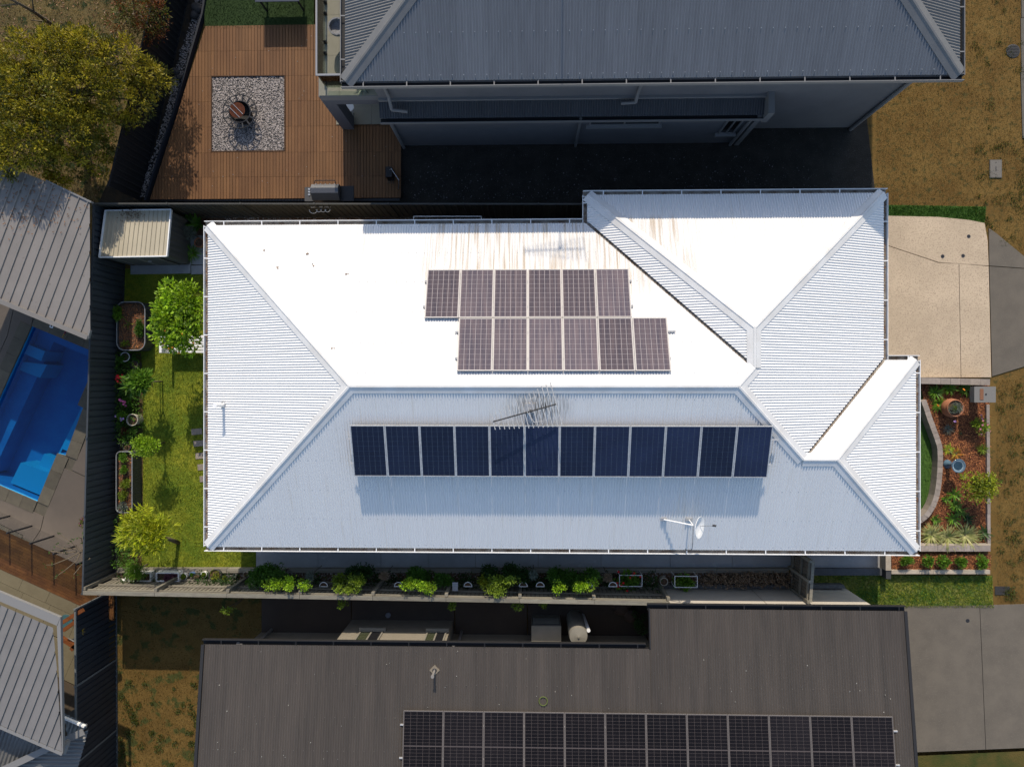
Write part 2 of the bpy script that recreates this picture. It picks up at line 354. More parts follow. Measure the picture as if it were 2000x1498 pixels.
# profile: list of (offset in period, height)
CORR = [(i / 8.0, .0135 * math.cos(2 * math.pi * i / 8)) for i in range(8)]
RIB = [(0, 0), (.80, 0), (.86, .035), (.94, .035)]
def face_sheets(parent, poly, O, ud, vd, zf, mat, period, prof, sheetw, name='roof_sheet', amp=1.0, lift=.003, fixed=None):
    """poly in (u,v); world xy = O + u ud + v vd ; z = zf(u,v)"""
    us = [p[0] for p in poly]; u0, u1 = min(us), max(us); n = len(poly)
    def span(u):
        vs = []
        for i in range(n):
            a, b = poly[i], poly[(i + 1) % n]
            if abs(a[0] - b[0]) < 1e-9: continue
            if min(a[0], b[0]) - 1e-9 <= u <= max(a[0], b[0]) + 1e-9:
                vs.append(a[1] + (b[1] - a[1]) * (u - a[0]) / (b[0] - a[0]))
        if not vs: return None
        if abs(u - u0) < 1e-6 or abs(u - u1) < 1e-6:
            vs += [p[1] for p in poly if abs(p[0] - u) < 1e-6]
        return min(vs), max(vs)
    k0 = math.floor(u0 / sheetw); k1 = math.ceil(u1 / sheetw)
    for k in range(k0, k1):
        a, b = max(u0, k * sheetw), min(u1, (k + 1) * sheetw + .012)
        if b - a < .004: continue
        samples = {a, b}
        for j in range(math.floor(a / period) - 1, math.ceil(b / period) + 1):
            for (o, h) in prof: samples.add((j + o) * period)
        for p in poly: samples.add(p[0])
        ss = sorted(x for x in samples if a - 1e-9 <= x <= b + 1e-9)
        def hgt(u):
            q = (u / period) % 1.0
            pts = prof + [(1.0, prof[0][1])]
            for i in range(len(pts) - 1):
                if pts[i][0] - 1e-9 <= q <= pts[i + 1][0] + 1e-9:
                    d = pts[i + 1][0] - pts[i][0]
                    return (pts[i][1] + (pts[i + 1][1] - pts[i][1]) * (q - pts[i][0]) / d) * amp
            return 0
        m = MB(); prev = None; vs = []; fs = []
        lf = lift * (k % 2)
        for u in ss:
            sp = span(min(max(u, u0), u1))
            if sp is None: continue
            h = hgt(u) + lf
            for v in sp:
                q = O + ud * u + vd * v; vs.append((q.x, q.y, zf(u, v) + h))
            i = len(vs)
            if prev is not None: fs.append((i - 4, i - 2, i - 1, i - 3))
            prev = u
        if fs:
            m.add(vs, fs); m.build(name, mat, parent)

def cap(parent, a, b, planes, mat, wd=.19, name='ridge_cap', low=False):
    a, b = Vector((a[0], a[1], 0)), Vector((b[0], b[1], 0)); d = (b - a).normalized(); n = Vector((-d.y, d.x, 0))
    zz = (lambda p: min(f(p.x, p.y) for f in planes)) if not low else (lambda p: max(f(p.x, p.y) for f in planes))
    prof = [(-wd, .012), (-wd, .024), (-.05, .03), (-.025, .052), (.025, .052), (.05, .03), (wd, .024), (wd, .012)] if not low else [(-wd, -.012), (-.02, -.05), (.02, -.05), (wd, -.012)]
    vs = []
    for p in (a, b):
        for o, h in prof: q = p + n * o; vs.append((q.x, q.y, zz(q) + h))
    k = len(prof); return MB().add(vs, [(i, i + 1, k + i + 1, k + i) for i in range(k - 1)]).build(name, mat, parent)

def gutter(parent, a, b, z, out, mat=white, inner=guttin, wd=.12, straps=True, litter=0.0, h=.11, ext0=0.0, ext1=0.0):
    a, b = Vector((a[0], a[1], 0)), Vector((b[0], b[1], 0)); d = (b - a).normalized(); n = Vector((out[0], out[1], 0))
    a = a - d * ext0; b = b + d * ext1
    prof = [(-.03, z + .0), (-.03, z - h), (wd, z - h), (wd, z + .012), (wd + .018, z + .012), (wd + .018, z - h - .012), (-.05, z - h - .012), (-.05, z)]
    vs = []
    for p in (a, b):
        for o, zz in prof: q = p + n * o; vs.append((q.x, q.y, zz))
    k = len(prof); g = MB().add(vs, [(i, (i + 1) % k, k + (i + 1) % k, k + i) for i in range(k)] + [tuple(range(k - 1, -1, -1)), tuple(range(k, 2 * k))]).build('gutter', mat, parent)
    m = MB(); q = [a + n * -.025, b + n * -.025, b + n * (wd - .005), a + n * (wd - .005)]
    m.add([(p.x, p.y, z - h + .012) for p in q], [(0, 1, 2, 3)]).build('gutter_floor', inner, g)
    L = (b - a).length
    if straps:
        t = .6
        while t < L - .2:
            c = a + d * t; MB().beam((c - n * .03).to_3d() + Vector((0, 0, z + .002)), (c + n * (wd + .01)).to_3d() + Vector((0, 0, z + .006)), .03, .008).build('gutter_strap', mat, g); t += 1.16
    if litter:
        m = MB()
        for _ in range(int(L * litter)):
            c = a + d * random.uniform(0.05, L - .05) + n * random.uniform(-.01, wd - .03)
            m.leaf(Vector((c.x, c.y, z - h + .02 + random.uniform(0, .03))), Vector((random.uniform(-1, 1), random.uniform(-1, 1), .2)), Vector((0, 0, 1)), .05, .025, random.random())
        m.build('gutter_leaves', L_fallen, g, kind='stuff')
    return g

def soffit(parent, x0, x1, y0, y1, z, mat): return MB().box(x0, x1, y0, y1, z - .02, z).build('soffit', mat, parent)

# foliage ---------------------------------------------------------
def rv(): 
    while True:
        v = Vector((random.uniform(-1, 1), random.uniform(-1, 1), random.uniform(-1, 1)))
        if .05 < v.length < 1: return v.normalized()
def crown(m, c, rx, ry, rz, clumps, leaves, L, W, cr=.3, up=.3, droop=0):
    c = Vector(c); cl = []
    for i in range(clumps):
        v = rv(); q = random.random() ** .45
        if v.z < -.35: v.z *= -.6
        cl.append((Vector((v.x * rx * q, v.y * ry * q, v.z * rz * q)), cr * random.uniform(.55, 1.2)))
    for o, r in cl:
        tb = random.uniform(.1, .75)
        for k in range(leaves):
            v = rv(); v.z = abs(v.z) * .9 if random.random() < .6 else v.z
            p = c + o + v * r * random.uniform(.55, 1.05)
            d = (v + rv() * .8 + Vector((0, 0, up - droop))).normalized()
            m.leaf(p, d, Vector((0, 0, 1)) + rv() * .6, L * random.uniform(.6, 1.3), W * random.uniform(.7, 1.2), min(1, max(0, tb + random.uniform(-.25, .3))))
def limbs(m, base, tips, r, n=6, split=.5):
    base = Vector(base)
    for t in tips:
        t = Vector(t); mid = base.lerp(t, split) + Vector((random.uniform(-.1, .1), random.uniform(-.1, .1), .1)) * (t - base).length * .4
        m.tube(base, mid, r, r * .65, n, cap=False); m.tube(mid, t, r * .65, r * .2, n, cap=False)
def bush(name, label, cat, px, py, z, rad, h, mat, group=None, base=0.0, clumps=14, leaves=40, L=.07, W=.04, cr=None, ry=None, rx=None, stem=True, extra=None):
    g = P(px, py, z + h * .6); t = thing(name, label, cat, (g.x, g.y, base), group)
    rx = rad if rx is None else rx; ry = rad if ry is None else ry
    m = MB()
    if rx > .7:
        for k in range(5):
            f_ = random.uniform(.25, .6); crown(m, (g.x + rx * random.uniform(-.75, .75), g.y + ry * random.uniform(-.5, .5), z + h * random.uniform(.3, .6)), rx * f_ * .6, ry * random.uniform(.3, .9), h * .4, int(clumps * f_ * .55) + 2, leaves, L * random.uniform(.8, 1.3), W, (cr or rad * .38) * random.uniform(.7, 1.3))
    else: crown(m, (g.x, g.y, z + h * .5), rx * .72, ry * .72, h * .4, clumps, leaves, L, W, cr or rad * .38)
    m.build('foliage', mat, t)
    if stem:
        s = MB(); limbs(s, (g.x, g.y, base), [(g.x + random.uniform(-.4, .4) * rx, g.y + random.uniform(-.4, .4) * ry, z + h * random.uniform(.4, .7)) for _ in range(4)], .012 + .02 * rad); s.build('stem', bark, t)
    if extra:
        for nm, mt, cnt, sz in extra:
            f = MB()
            for _ in range(cnt):
                a = random.uniform(0, 6.28); q = random.uniform(.2, .95)
                c = Vector((g.x + math.cos(a) * rx * q, g.y + math.sin(a) * ry * q, z + h * (1.05 - .4 * q * q)))
                for k in range(6): f.leaf(c, Vector((math.cos(k * 1.05), math.sin(k * 1.05), .35)), Vector((0, 0, 1)), sz, sz * .7, random.random())
            f.build(nm, mt, t)
    return t
def rosette(name, label, cat, px, py, z, L, n, W, mat, group=None, lift=.5, droop=.35, spread=6.28, a0=0):
    g = P(px, py, z); t = thing(name, label, cat, (g.x, g.y, z), group); m = MB()
    for i in range(n):
        m.blade((g.x + random.uniform(-.02, .02), g.y + random.uniform(-.02, .02), z), a0 + spread * (i + random.uniform(-.4, .4)) / n, L * random.uniform(.6, 1.1), W, L * lift * random.uniform(.5, 1.5), L * droop * random.uniform(.6, 1.5), random.random())
    m.build('foliage', mat, t)
    c = MB(); c.lathe((g.x, g.y, z - .02), [(.001, 0), (.025, .0), (.02, .06), (.001, .07)], 6); c.build('crown_base', bark, t); return t
def grass(name, poly, n, h, mat, z=0.0, wd=.008):
    m = MB()
    for x, y in scat(poly, n):
        a = random.uniform(0, 6.28); hh = h * random.uniform(.5, 1.3); dx, dy = math.cos(a) * wd, math.sin(a) * wd
        bx, by = random.uniform(-1, 1) * hh * .6, random.uniform(-1, 1) * hh * .6
        m.add([(x - dx, y - dy, z), (x + dx, y + dy, z), (x + bx, y + by, z + hh)], [(0, 1, 2)], random.random())
    return m.build(name, mat, kind='stuff')

def clip(poly, keep):          # keep: list of half planes (nx,ny,c): nx*x+ny*y<=c
    for nx, ny, cc in keep:
        out = []
        for i in range(len(poly)):
            a, b = poly[i], poly[(i + 1) % len(poly)]; fa, fb = nx * a[0] + ny * a[1] - cc, nx * b[0] + ny * b[1] - cc
            if fa <= 0: out.append(a)
            if fa * fb < 0: q_ = fa / (fa - fb); out.append((a[0] + (b[0] - a[0]) * q_, a[1] + (b[1] - a[1]) * q_))
        poly = out
        if len(poly) < 3: return []
    return poly
# ------------------------------------------------------------------ ground
from mathutils.geometry import tessellate_polygon
POOLPX = [(64, 637), (196, 692), (153.5, 791), (164, 797), (130, 889), (114, 885), (75, 979), (-5, 945), (-60, 918), (-5, 790)]
POOL = [P(*p, 0) for p in POOLPX]
g = MB(); g.add([(-300, -300, -1.7), (300, -300, -1.7), (300, 300, -1.7), (-300, 300, -1.7)], [(0, 1, 2, 3)]); g.build('ground', dry, kind='structure')
NL = PX([(-2200, -2200), (4200, -2200), (4200, 1183), (1790, 1183), (1300, 1150), (213, 1131), (214, 4200), (-2200, 4200)], 0)
ring = [[Vector((p.x, p.y, 0)) for p in NL], [Vector((p.x, p.y, 0)) for p in POOL]]
tri = tessellate_polygon(ring); allp = ring[0] + ring[1]; g = MB(); g.add([(p.x, p.y, 0) for p in allp], [tuple(t_) for t_ in tri])
nn_ = len(NL); g.add([(p.x, p.y, 0) for p in NL] + [(p.x, p.y, -1.7) for p in NL], [(i, (i + 1) % nn_, nn_ + (i + 1) % nn_, nn_ + i) for i in range(nn_)]); g.build('dry_lawn_ground', dry, kind='structure')
SLT = PX([(150, 1130), (220, 1100), (1300, 1120), (1795, 1170), (4200, 1170), (4200, 4200), (150, 4200)], -.4)
MB().prism([(p.x, p.y) for p in SLT], -1.69, -.4).build('lower_lot_ground', dry, kind='structure')
# ground beside the two storey house, bare and dark
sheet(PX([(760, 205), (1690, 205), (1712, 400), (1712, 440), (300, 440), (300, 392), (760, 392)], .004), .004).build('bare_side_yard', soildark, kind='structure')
# top left bush ground
sheet(PX([(-300, -200), (318, -200), (318, 0), (215, 330), (200, 420), (-300, 420)], .004), .004).build('bushland_ground', dry2, kind='structure')
LW = PX([(244, 525), (500, 525), (500, 1112), (226, 1112), (236, 800)], .006)
sheet(LW, .006).build('back_lawn', lawn, kind='structure')
grass('lawn_blades', LW, 80000, .04, blade, .006)
# side garden north, mulch
sheet(PX([(330, 405), (1140, 405), (1140, 470), (330, 470)], .008), .008).build('north_bed_soil', soil, kind='structure')
m = MB()
for x, y in scat(PX([(440, 418), (1120, 418), (1120, 436), (440, 436)]), 900): m.rock((x, y, .02), random.uniform(.012, .03), random.random())
m.build('bed_pebbles', stone, kind='stuff')
# shed slab
slab = thing('shed_path', 'narrow grey concrete path in front of the garden shed', 'path', P(300, 525, 0))
for a, b in ((255, 372), (373.5, 430)):
    q = PX([(a, 519), (b, 517), (b, 534), (a, 536)], .05); MB().prism([(p.x, p.y) for p in q], 0, .05).build('concrete_slab', conc, slab)
q = PX([(370, 460), (430, 460), (430, 517), (370, 517)], .05); MB().prism([(p.x, p.y) for p in q], 0, .045).build('concrete_slab', conc, slab)
# side path along the south of the white house
path = thing('side_path', 'long grey concrete path of jointed slabs along the shaded south side', 'path', P(1000, 1100, 0))
js = [500, 621, 744, 836, 929, 1051, 1174, 1309, 1430, 1582, 1719]
for a, b in zip(js[:-1], js[1:]):
    q = PX([(a + .3, 1000), (b - .3, 1000), (b - .3, 1111), (a + .3, 1111)], .04); MB().prism([(p.x, p.y) for p in q], 0, .04).build('concrete_slab', conc, path)
# stepping stones
for i, (x, y) in enumerate([(384, 843), (388, 866), (392, 890), (396, 912), (400, 935)]):
    c = P(x, y, .03); o = MB().obox((c.x, c.y), (1, .09), .36, .20, .0, .03).build('stepping_stone', block, label=ord_(i) + ' grey stepping stone from the citrus tree in the row beside the house', cat='stepping stone', group='stepping stones beside the house')

# ------------------------------------------------------------------ main white roofed house
EZ = 2.6; SL = math.tan(R(22.5))
X0 = P(406, 750, EZ).x; X1 = P(1147, 400, EZ).x; X2 = P(1726, 600, EZ).x; X3 = P(1789, 900, EZ).x
YS = P(1100, 1072, EZ).y; YN = P(800, 438, EZ).y; YW = P(1430, 379, EZ).y; YP = P(1760, 703, EZ).y
hw = (YN - YS) / 2; yr = (YN + YS) / 2; ww = (X2 - X1) / 2; xr = (X1 + X2) / 2; pp = (YP - YS) / 2; yp = (YP + YS) / 2
ZR = EZ + SL * hw; ZW = EZ + SL * ww; ZP = EZ + SL * pp
pk = P(1471, 640, ZW).y; SLN = (ZW - EZ) / (YW - pk)
fS = lambda x, y: EZ + SL * (y - YS); fN = lambda x, y: EZ + SL * (YN - y); fE = lambda x, y: EZ + SL * (X2 - x); fWw = lambda x, y: EZ + SL * (x - X1)
fWest = lambda x, y: EZ + SL * (x - X0); fNW = lambda x, y: EZ + SLN * (YW - y); fPN = lambda x, y: EZ + SL * (YP - y); fPE = lambda x, y: EZ + SL * (X3 - x)
house = thing('white_roofed_house', 'long single storey house with bright white corrugated hip roof in the middle of the photo', 'house', ((X0 + X2) / 2, yr, 0))
roof = thing('roof', None, None, (0, 0, 0)); del WL[roof]; roof.parent = house; roof.location = (-house.location.x, -house.location.y, 0); WL[roof] = Vector((0, 0, 0))
X, Y = Vector((1, 0, 0)), Vector((0, 1, 0)); vg = .06
def F_(poly, O, ud, vd, sl, mat): face_sheets(roof, poly, Vector((O[0], O[1], 0)), ud, vd, lambda u, v: EZ + sl * v, mat, .0762, CORR, .762)
F_([(0, 0), (X3 - X0, 0), (X3 - pp - X0, pp), (X2 - pp - X0, pp), (X2 - hw - X0, hw), (hw, hw)], (X0, YS), X, Y, SL, roofY)
F_([(0, 0), (hw, hw), (X2 - hw - X0, hw), (xr - X0, ww), (xr - X0 - vg, ww - .0), (X1 - X0 - vg, 0)], (X0, YN), X, -Y, SL, roofY)
F_([(0, 0), (YN - YS, 0), (hw, hw)], (X0, YS), Y, X, SL, roofX)
F_([(0, 0), (X2 - X1, 0), (ww, YW - pk)], (X1, YW), X, -Y, SLN, roofY)
F_([(YN - YS + vg, 0), (YW - YS, 0), (pk - YS, ww), (YN - ww - YS + vg, ww)], (X1, YS), Y, X, SL, roofX)
F_([(YW - YS, 0), (YP - YS + vg, 0), (yp - YS + vg * .5, pp), (yr - YS, hw), (YN - ww - YS, ww), (pk - YS, ww)], (X2, YS), Y, -X, SL, roofX)
F_([(vg, 0), (X3 - X2, 0), (X3 - pp - X2, pp), (-pp + vg, pp)], (X2, YP), X, -Y, SL, roofY)
F_([(0, 0), (YP - YS, 0), (pp, pp)], (X3, YS), Y, -X, SL, roofX)
cap(roof, (X0, YN), (X0 + hw, yr), [fN, fWest], capW); cap(roof, (X0, YS), (X0 + hw, yr), [fS, fWest], capW)
cap(roof, (X0 + hw, yr), (X2 - hw, yr), [fS, fN], capW); cap(roof, (X2 - hw, yr), (xr, YN - ww), [fN, fE], capW)
cap(roof, (xr, YN - ww), (xr, pk), [fE, fWw], capW); cap(roof, (X1, YW), (xr, pk), [fNW, fWw], capW); cap(roof, (X2, YW), (xr, pk), [fNW, fE], capW)
cap(roof, (X2 - hw, yr), (X2 - pp, yp), [fS, fE], capW); cap(roof, (X2 - pp, yp), (X3 - pp, yp), [fS, fPN], capW)
cap(roof, (X3 - pp, yp), (X3, YS), [fS, fPE], capW); cap(roof, (X3 - pp, yp), (X3, YP), [fPN, fPE], capW)
cap(roof, (X1, YN), (xr - .1, YN - ww + .1), [fN, fWw], guttin, wd=.1, name='valley_gutter', low=True)
cap(roof, (X2, YP), (X2 - pp + .05, yp + .05), [fPN, fE], guttin, wd=.1, name='valley_gutter', low=True)
# screws along the purlins
m = MB()
def screw(x, y, z): m.add([(x - .012, y - .012, z), (x + .012, y - .012, z), (x + .012, y + .012, z), (x - .012, y + .012, z), (x, y, z + .012)], [(0, 1, 4), (1, 2, 4), (2, 3, 4), (3, 0, 4)])
for v in (.1, .95, 1.85, 2.75, 3.65, 4.5):
    u = .0762 * 3
    while u < X3 - X0:
        x = X0 + u
        if min(fS(x, YS + v), fWest(x, 0), ) >= fS(x, YS + v) - .01 and fS(x, YS + v) <= max(fE(x, 0), -9) + 1e-3 or (x > X2 - pp and v < min(pp, X3 - x)):
            if v < u - .15: screw(x, YS + v, fS(x, YS + v) + .0085)
        if v < u - .2 and x < X1 + v - .2 and v < hw - .1: screw(x, YN - v, fN(x, YN - v) + .0085)
        u += .0762 * 3
m.build('roof_screws', galv, roof, kind='stuff')
# walls under the eaves
WI = .5
wl = MB(); wl.box(X0 + WI, X1 + WI + .3, YS + WI, YN - WI, 0, 2.46); wl.build('wall', cream, house)
MB().box(X1 + WI, X2 - WI, YS + WI + .002, YW - WI, 0, 2.463).build('wall', cream, house)
MB().box(X2 - .2, X3 - .25, YS + .25, YS + .55, 0, 2.47).build('porch_pier', cream, house)
MB().box(X2 - .2, X3 - .25, YP - .55, YP - .25, 0, 2.47).build('porch_pier', cream, house)
gd = MB().box(X2 - WI - .01, X2 - WI + .03, YN - ww - 1.2, YW - .9, .02, 2.2).build('garage_door', M('garage_door_paint', (.5, .48, .43), rough=.6), house)
for k in range(4): MB().box(X2 - WI + .03, X2 - WI + .045, YN - ww - 1.18, YW - .92, .06 + k * .54, .56 + k * .54).build('door_panel', MATS['garage_door_paint'], gd)
soffit(house, X0, X1, YS, YN, 2.49, white); soffit(house, X1 + .001, X2, YS + .001, YW, 2.487, white); soffit(house, X2 + .001, X3, YS + .002, YP, 2.484, white)
GZ = EZ - .02
gutter(house, (X0, YS), (X3, YS), GZ, (0, -1), ext0=.12, ext1=.12); gutter(house, (X0, YN), (X1, YN), GZ, (0, 1), ext0=.12, ext1=-.12)
gutter(house, (X0, YS), (X0, YN), GZ, (-1, 0), litter=70); gutter(house, (X1, YN), (X1, YW), GZ, (-1, 0)); gutter(house, (X1, YW), (X2, YW), GZ, (0, 1), ext0=.12, ext1=.12)
gutter(house, (X2, YP), (X2, YW), GZ, (1, 0), litter=40); gutter(house, (X2, YP), (X3, YP), GZ, (0, 1), ext0=-.12, ext1=.12); gutter(house, (X3, YS), (X3, YP), GZ, (1, 0), litter=60)
# leaf bits lying on the roof
m = MB()
for a in [(516, 489), (601, 495), (544, 523), (612, 518), (678, 535), (651, 681), (1397, 465), (1283, 408), (1440, 476)]:
    p = on_plane(a[0], a[1], EZ + SL * YN + .02, 0, -SL)
    for k in range(3): m.leaf(p + Vector((random.uniform(-.02, .02), random.uniform(-.02, .02), 0)), rv(), Vector((0, 0, 1)), .06, .04, .3)
for _ in range(60):
    x, y = random.uniform(X0 + 2, X2 - 5), random.uniform(yr + .3, YN - .3)
    if fN(x, y) < fWest(x, y) - .1: m.leaf(Vector((x, y, fN(x, y) + .012)), rv(), Vector((0, 0, 1)), .02, .015, .3)
m.build('fallen_leaves', L_fallen, roof, kind='stuff')

# ------------------------------------------------------------------ solar panels
def panel(label, group, A, B, C, D, nx, ny, cm, bm, mid=False):
    """corners A top-left, B top-right, C bottom-right, D bottom-left of the upper face"""
    A, B, C, D = [Vector(q) for q in (A, B, C, D)]; nrm = (B - A).cross(D - A).normalized(); nrm = nrm if nrm.z > 0 else -nrm
    c = (A + B + C + D) / 4; t = thing('solar_panel', label, 'solar panel', c, group)
    def pt(u, v, h=0): return A.lerp(B, u).lerp(D.lerp(C, u), v) + nrm * h
    fw, fl = (.018 if cm is cellB else .026) / (B - A).length, .022 / (D - A).length
    def bar(u0, u1, v0, v1, h0, h1, mb): mb.hexa([pt(u0, v1, h0), pt(u1, v1, h0), pt(u1, v0, h0), pt(u0, v0, h0)], [pt(u0, v1, h1), pt(u1, v1, h1), pt(u1, v0, h1), pt(u0, v0, h1)])
    f = MB(); bar(0, fw, 0, 1, -.04, .004, f); bar(1 - fw, 1, 0, 1, -.04, .004, f); bar(fw, 1 - fw, 0, fl, -.04, .004, f); bar(fw, 1 - fw, 1 - fl, 1, -.04, .004, f); f.build('frame', alu_warm if cm is cellN else alu_dim if cm is cellB else alu, t)
    b = MB(); bar(fw, 1 - fw, fl, 1 - fl, -.012, -.006, b); b.build('backsheet', bm, t)
    k = MB(); gx, gy = (.006 if cm is cellN else .0045) / (B - A).length, .0045 / (D - A).length
    us = [fw + .006 + (1 - 2 * fw - .012) * i / nx for i in range(nx + 1)]; vs_ = [fl + .005 + (1 - 2 * fl - .01) * j / ny for j in range(ny + 1)]
    for i in range(nx):
        for j in range(ny):
            g2 = gy * (4 if mid and j == ny // 2 else 1); g3 = gy * (4 if mid and j == ny // 2 - 1 else 1)
            k.add([pt(us[i] + gx, vs_[j] + g2, -.003), pt(us[i + 1] - gx, vs_[j] + g2, -.003), pt(us[i + 1] - gx, vs_[j + 1] - g3, -.003), pt(us[i] + gx, vs_[j + 1] - g3, -.003)], [(3, 2, 1, 0)], random.random())
    k.build('solar_cells', cm, t); return t
def rail(name, label, a, b, group=None): return MB().beam(a, b, .04, .04).build(name, alu, label=label, cat='mounting rail', group=group)
off = .10 / math.cos(R(22.5))
cN = EZ + SL * YN + off
def row(x0, x1, yt, yb, n, lab, grp, zt, cmat, bmat, ny, mid=False, nx=6):
    wd = (x1 - x0) / n
    for i in range(n):
        a, b = x0 + wd * i + .005, x0 + wd * (i + 1) - .005
        panel(lab % ord_(i), grp, (a, yt, zt(yt)), (b, yt, zt(yt)), (b, yb, zt(yb)), (a, yb, zt(yb)), nx, ny, cmat, bmat, mid)
zN = lambda y: cN - SL * y
a = on_plane(832, 527, cN, 0, -SL); b = on_plane(1230, 526, cN, 0, -SL); c = on_plane(831, 621, cN, 0, -SL); d = on_plane(1233, 621, cN, 0, -SL)
row((a.x + c.x) / 2, (b.x + d.x) / 2, a.y, c.y + .01, 6, '%s purple solar panel from the left in the upper row of the stepped array', 'purple solar panels on the sunlit slope', zN, cellN, backN, 10)
ra, rb = (a.x + c.x) / 2, (b.x + d.x) / 2
a2 = on_plane(895, 622, cN, 0, -SL); b2 = on_plane(1305, 621, cN, 0, -SL); c2 = on_plane(893, 724, cN, 0, -SL); d2 = on_plane(1309, 722, cN, 0, -SL)
row((a2.x + c2.x) / 2, (b2.x + d2.x) / 2, c.y - .01, c2.y, 6, '%s purple solar panel from the left in the lower row of the stepped array', 'purple solar panels on the sunlit slope', zN, cellN, backN, 10)
for y, x0, x1, l in ((a.y - .35, ra - .06, rb + .06, 'highest'), (c.y + .35, ra - .06, rb + .06, 'second highest'), (c.y - .4, a2.x - .08, b2.x + .18, 'third highest'), (c2.y + .35, c2.x - .08, d2.x + .06, 'lowest')):
    rail('mounting_rail', l + ' aluminium rail under the purple solar panels', (x0, y, zN(y) - .06), (x1, y, zN(y) - .06), 'rails under the purple solar panels')
cS = EZ - SL * YS
zt_ = lambda o: (lambda px, py: on_plane(px, py, cS + o, 0, SL))
a = zt_(.17)(683, 831); b = zt_(.17)(1510, 831); c = zt_(.31)(691, 930); d = zt_(.31)(1500, 930)
sl2 = (a.z - c.z) / (a.y - c.y); zS = lambda y: a.z + sl2 * (y - a.y)
row((a.x + c.x) / 2, (b.x + d.x) / 2, a.y, c.y, 12, '%s navy solar panel from the left in the long single row', 'navy solar panels on the shaded slope', zS, cellS, backS, 10)
for y, l in ((a.y - .38, 'upper'), (c.y + .38, 'lower')):
    rail('mounting_rail', l + ' aluminium rail under the long row of navy solar panels', ((a.x + c.x) / 2 - .1, y, zS(y) - .06), ((b.x + d.x) / 2 + (.2 if l == 'upper' else .08), y, zS(y) - .06), 'rails under the navy solar panels')

# ------------------------------------------------------------------ aerial, dish, vent pipes
def aerial(base, top, dirv, label, L=1.75, s=1.0):
    t = thing('tv_aerial', label, 'aerial', base); d = Vector(dirv).normalized(); n = Vector((-d.y, d.x, 0))
    top = Vector(top)
    MB().tube(base, top, .018).build('mast', galv, t)
    bm = MB(); a, b = top - d * L * .6 * s, top + d * L * .4 * s; bm.tube(a, b, .02); bm.build('boom', dmetal, t)
    for k in range(15):
        q = k / 14; c = a.lerp(b, q); ln = (.22 + .40 * q) * s
        e = MB().tube(c - n * ln, c + n * ln, .013, n=6); e.build('element', alu, t)
    MB().box(top.x - .04, top.x + .04, top.y - .03, top.y + .03, top.z - .1, top.z - .03).build('junction_box', blackpl, t)
    for sgn in (-1, 1): MB().path([top - d * .1 + Vector((0, 0, .03)), top + n * .3 * sgn + Vector((0, 0, .08)), top + d * .25 + n * .34 * sgn + Vector((0, 0, .08))], .007).build('dipole', alu, t)
    return t
bs = on_plane(1035, 797, cS, 0, SL); tp = P(1037, 803, bs.z + .42)
e0, e1 = P(968, 826, tp.z), P(1076, 796, tp.z)
aerial(bs, tp, (e1 - e0), 'spiky television aerial above the middle of the long navy solar row')
MB().box(bs.x - .14, bs.x + .14, bs.y - .12, bs.y + .12, bs.z - .02, bs.z + .1).build('roof_flashing', galv, label='square grey flashing at the foot of the television aerial', cat='flashing')
# dish
bs = on_plane(1296, 1014, cS, 0, SL); hub = P(1354, 1026, bs.z + .45); t = thing('satellite_dish', 'white satellite dish on its side arm low on the shaded roof slope', 'satellite dish', bs)
s1 = on_plane(1345, 1014, cS, 0, SL)
m = MB(); m.tube(bs + Vector((0, 0, .05)), hub, .022); m.build('mast', white, t); MB().tube(s1 + Vector((0, 0, .02)), hub, .016).build('stay', white, t)
for p in (bs, s1): MB().box(p.x - .09, p.x + .09, p.y - .04, p.y + .04, p.z - .02, p.z + .05).build('foot', galv, t)
ax = Vector((.80, -.06, .60)).normalized(); c = P(1365, 1030, hub.z + .05)
m = MB(); m.lathe(c, [(.001, -.06), (.11, -.052), (.22, -.02), (.31, .03), (.315, .03), (.315, .02), (.22, -.03), (.11, -.064), (.001, -.072)], 28, axis=ax); m.build('reflector', white, t, smooth=True)
e = P(1399, 1027, c.z + .25); MB().tube(c + Vector((.02, 0, -.2)), e, .01).build('feed_arm', galv, t); MB().tube(e, e + Vector((-.1, .01, -.03)), .03).build('receiver', dmetal, t)
k1 = on_plane(1353, 1060, cS + .02, 0, SL)
MB().path([hub, k1, P(1352, 1072, 2.62), P(1345, 1077, 2.62), P(1338, 1072, 2.62)], .008).build('cable', blackpl, t)
def vent(base, h, label, mat=white, fl=galv, r=.05):
    t = thing('vent_pipe', label, 'vent pipe', base); b = Vector(base)
    MB().tube(b - Vector((0, 0, .1)), b + Vector((0, 0, h)), r, n=12).build('pipe', mat, t); MB().lathe(b, [(r + .06, -.02), (r + .04, .03), (r, .07)], 12).build('flashing', fl, t); MB().tube(b + Vector((0, 0, h)), b + Vector((0, 0, h + .04)), r + .015, n=12).build('cowl', mat, t)
q = on_plane(437, 791, EZ - SL * X0, SL, 0); vent(q, .55, 'white vent pipe standing on the left hip slope of the white roof')

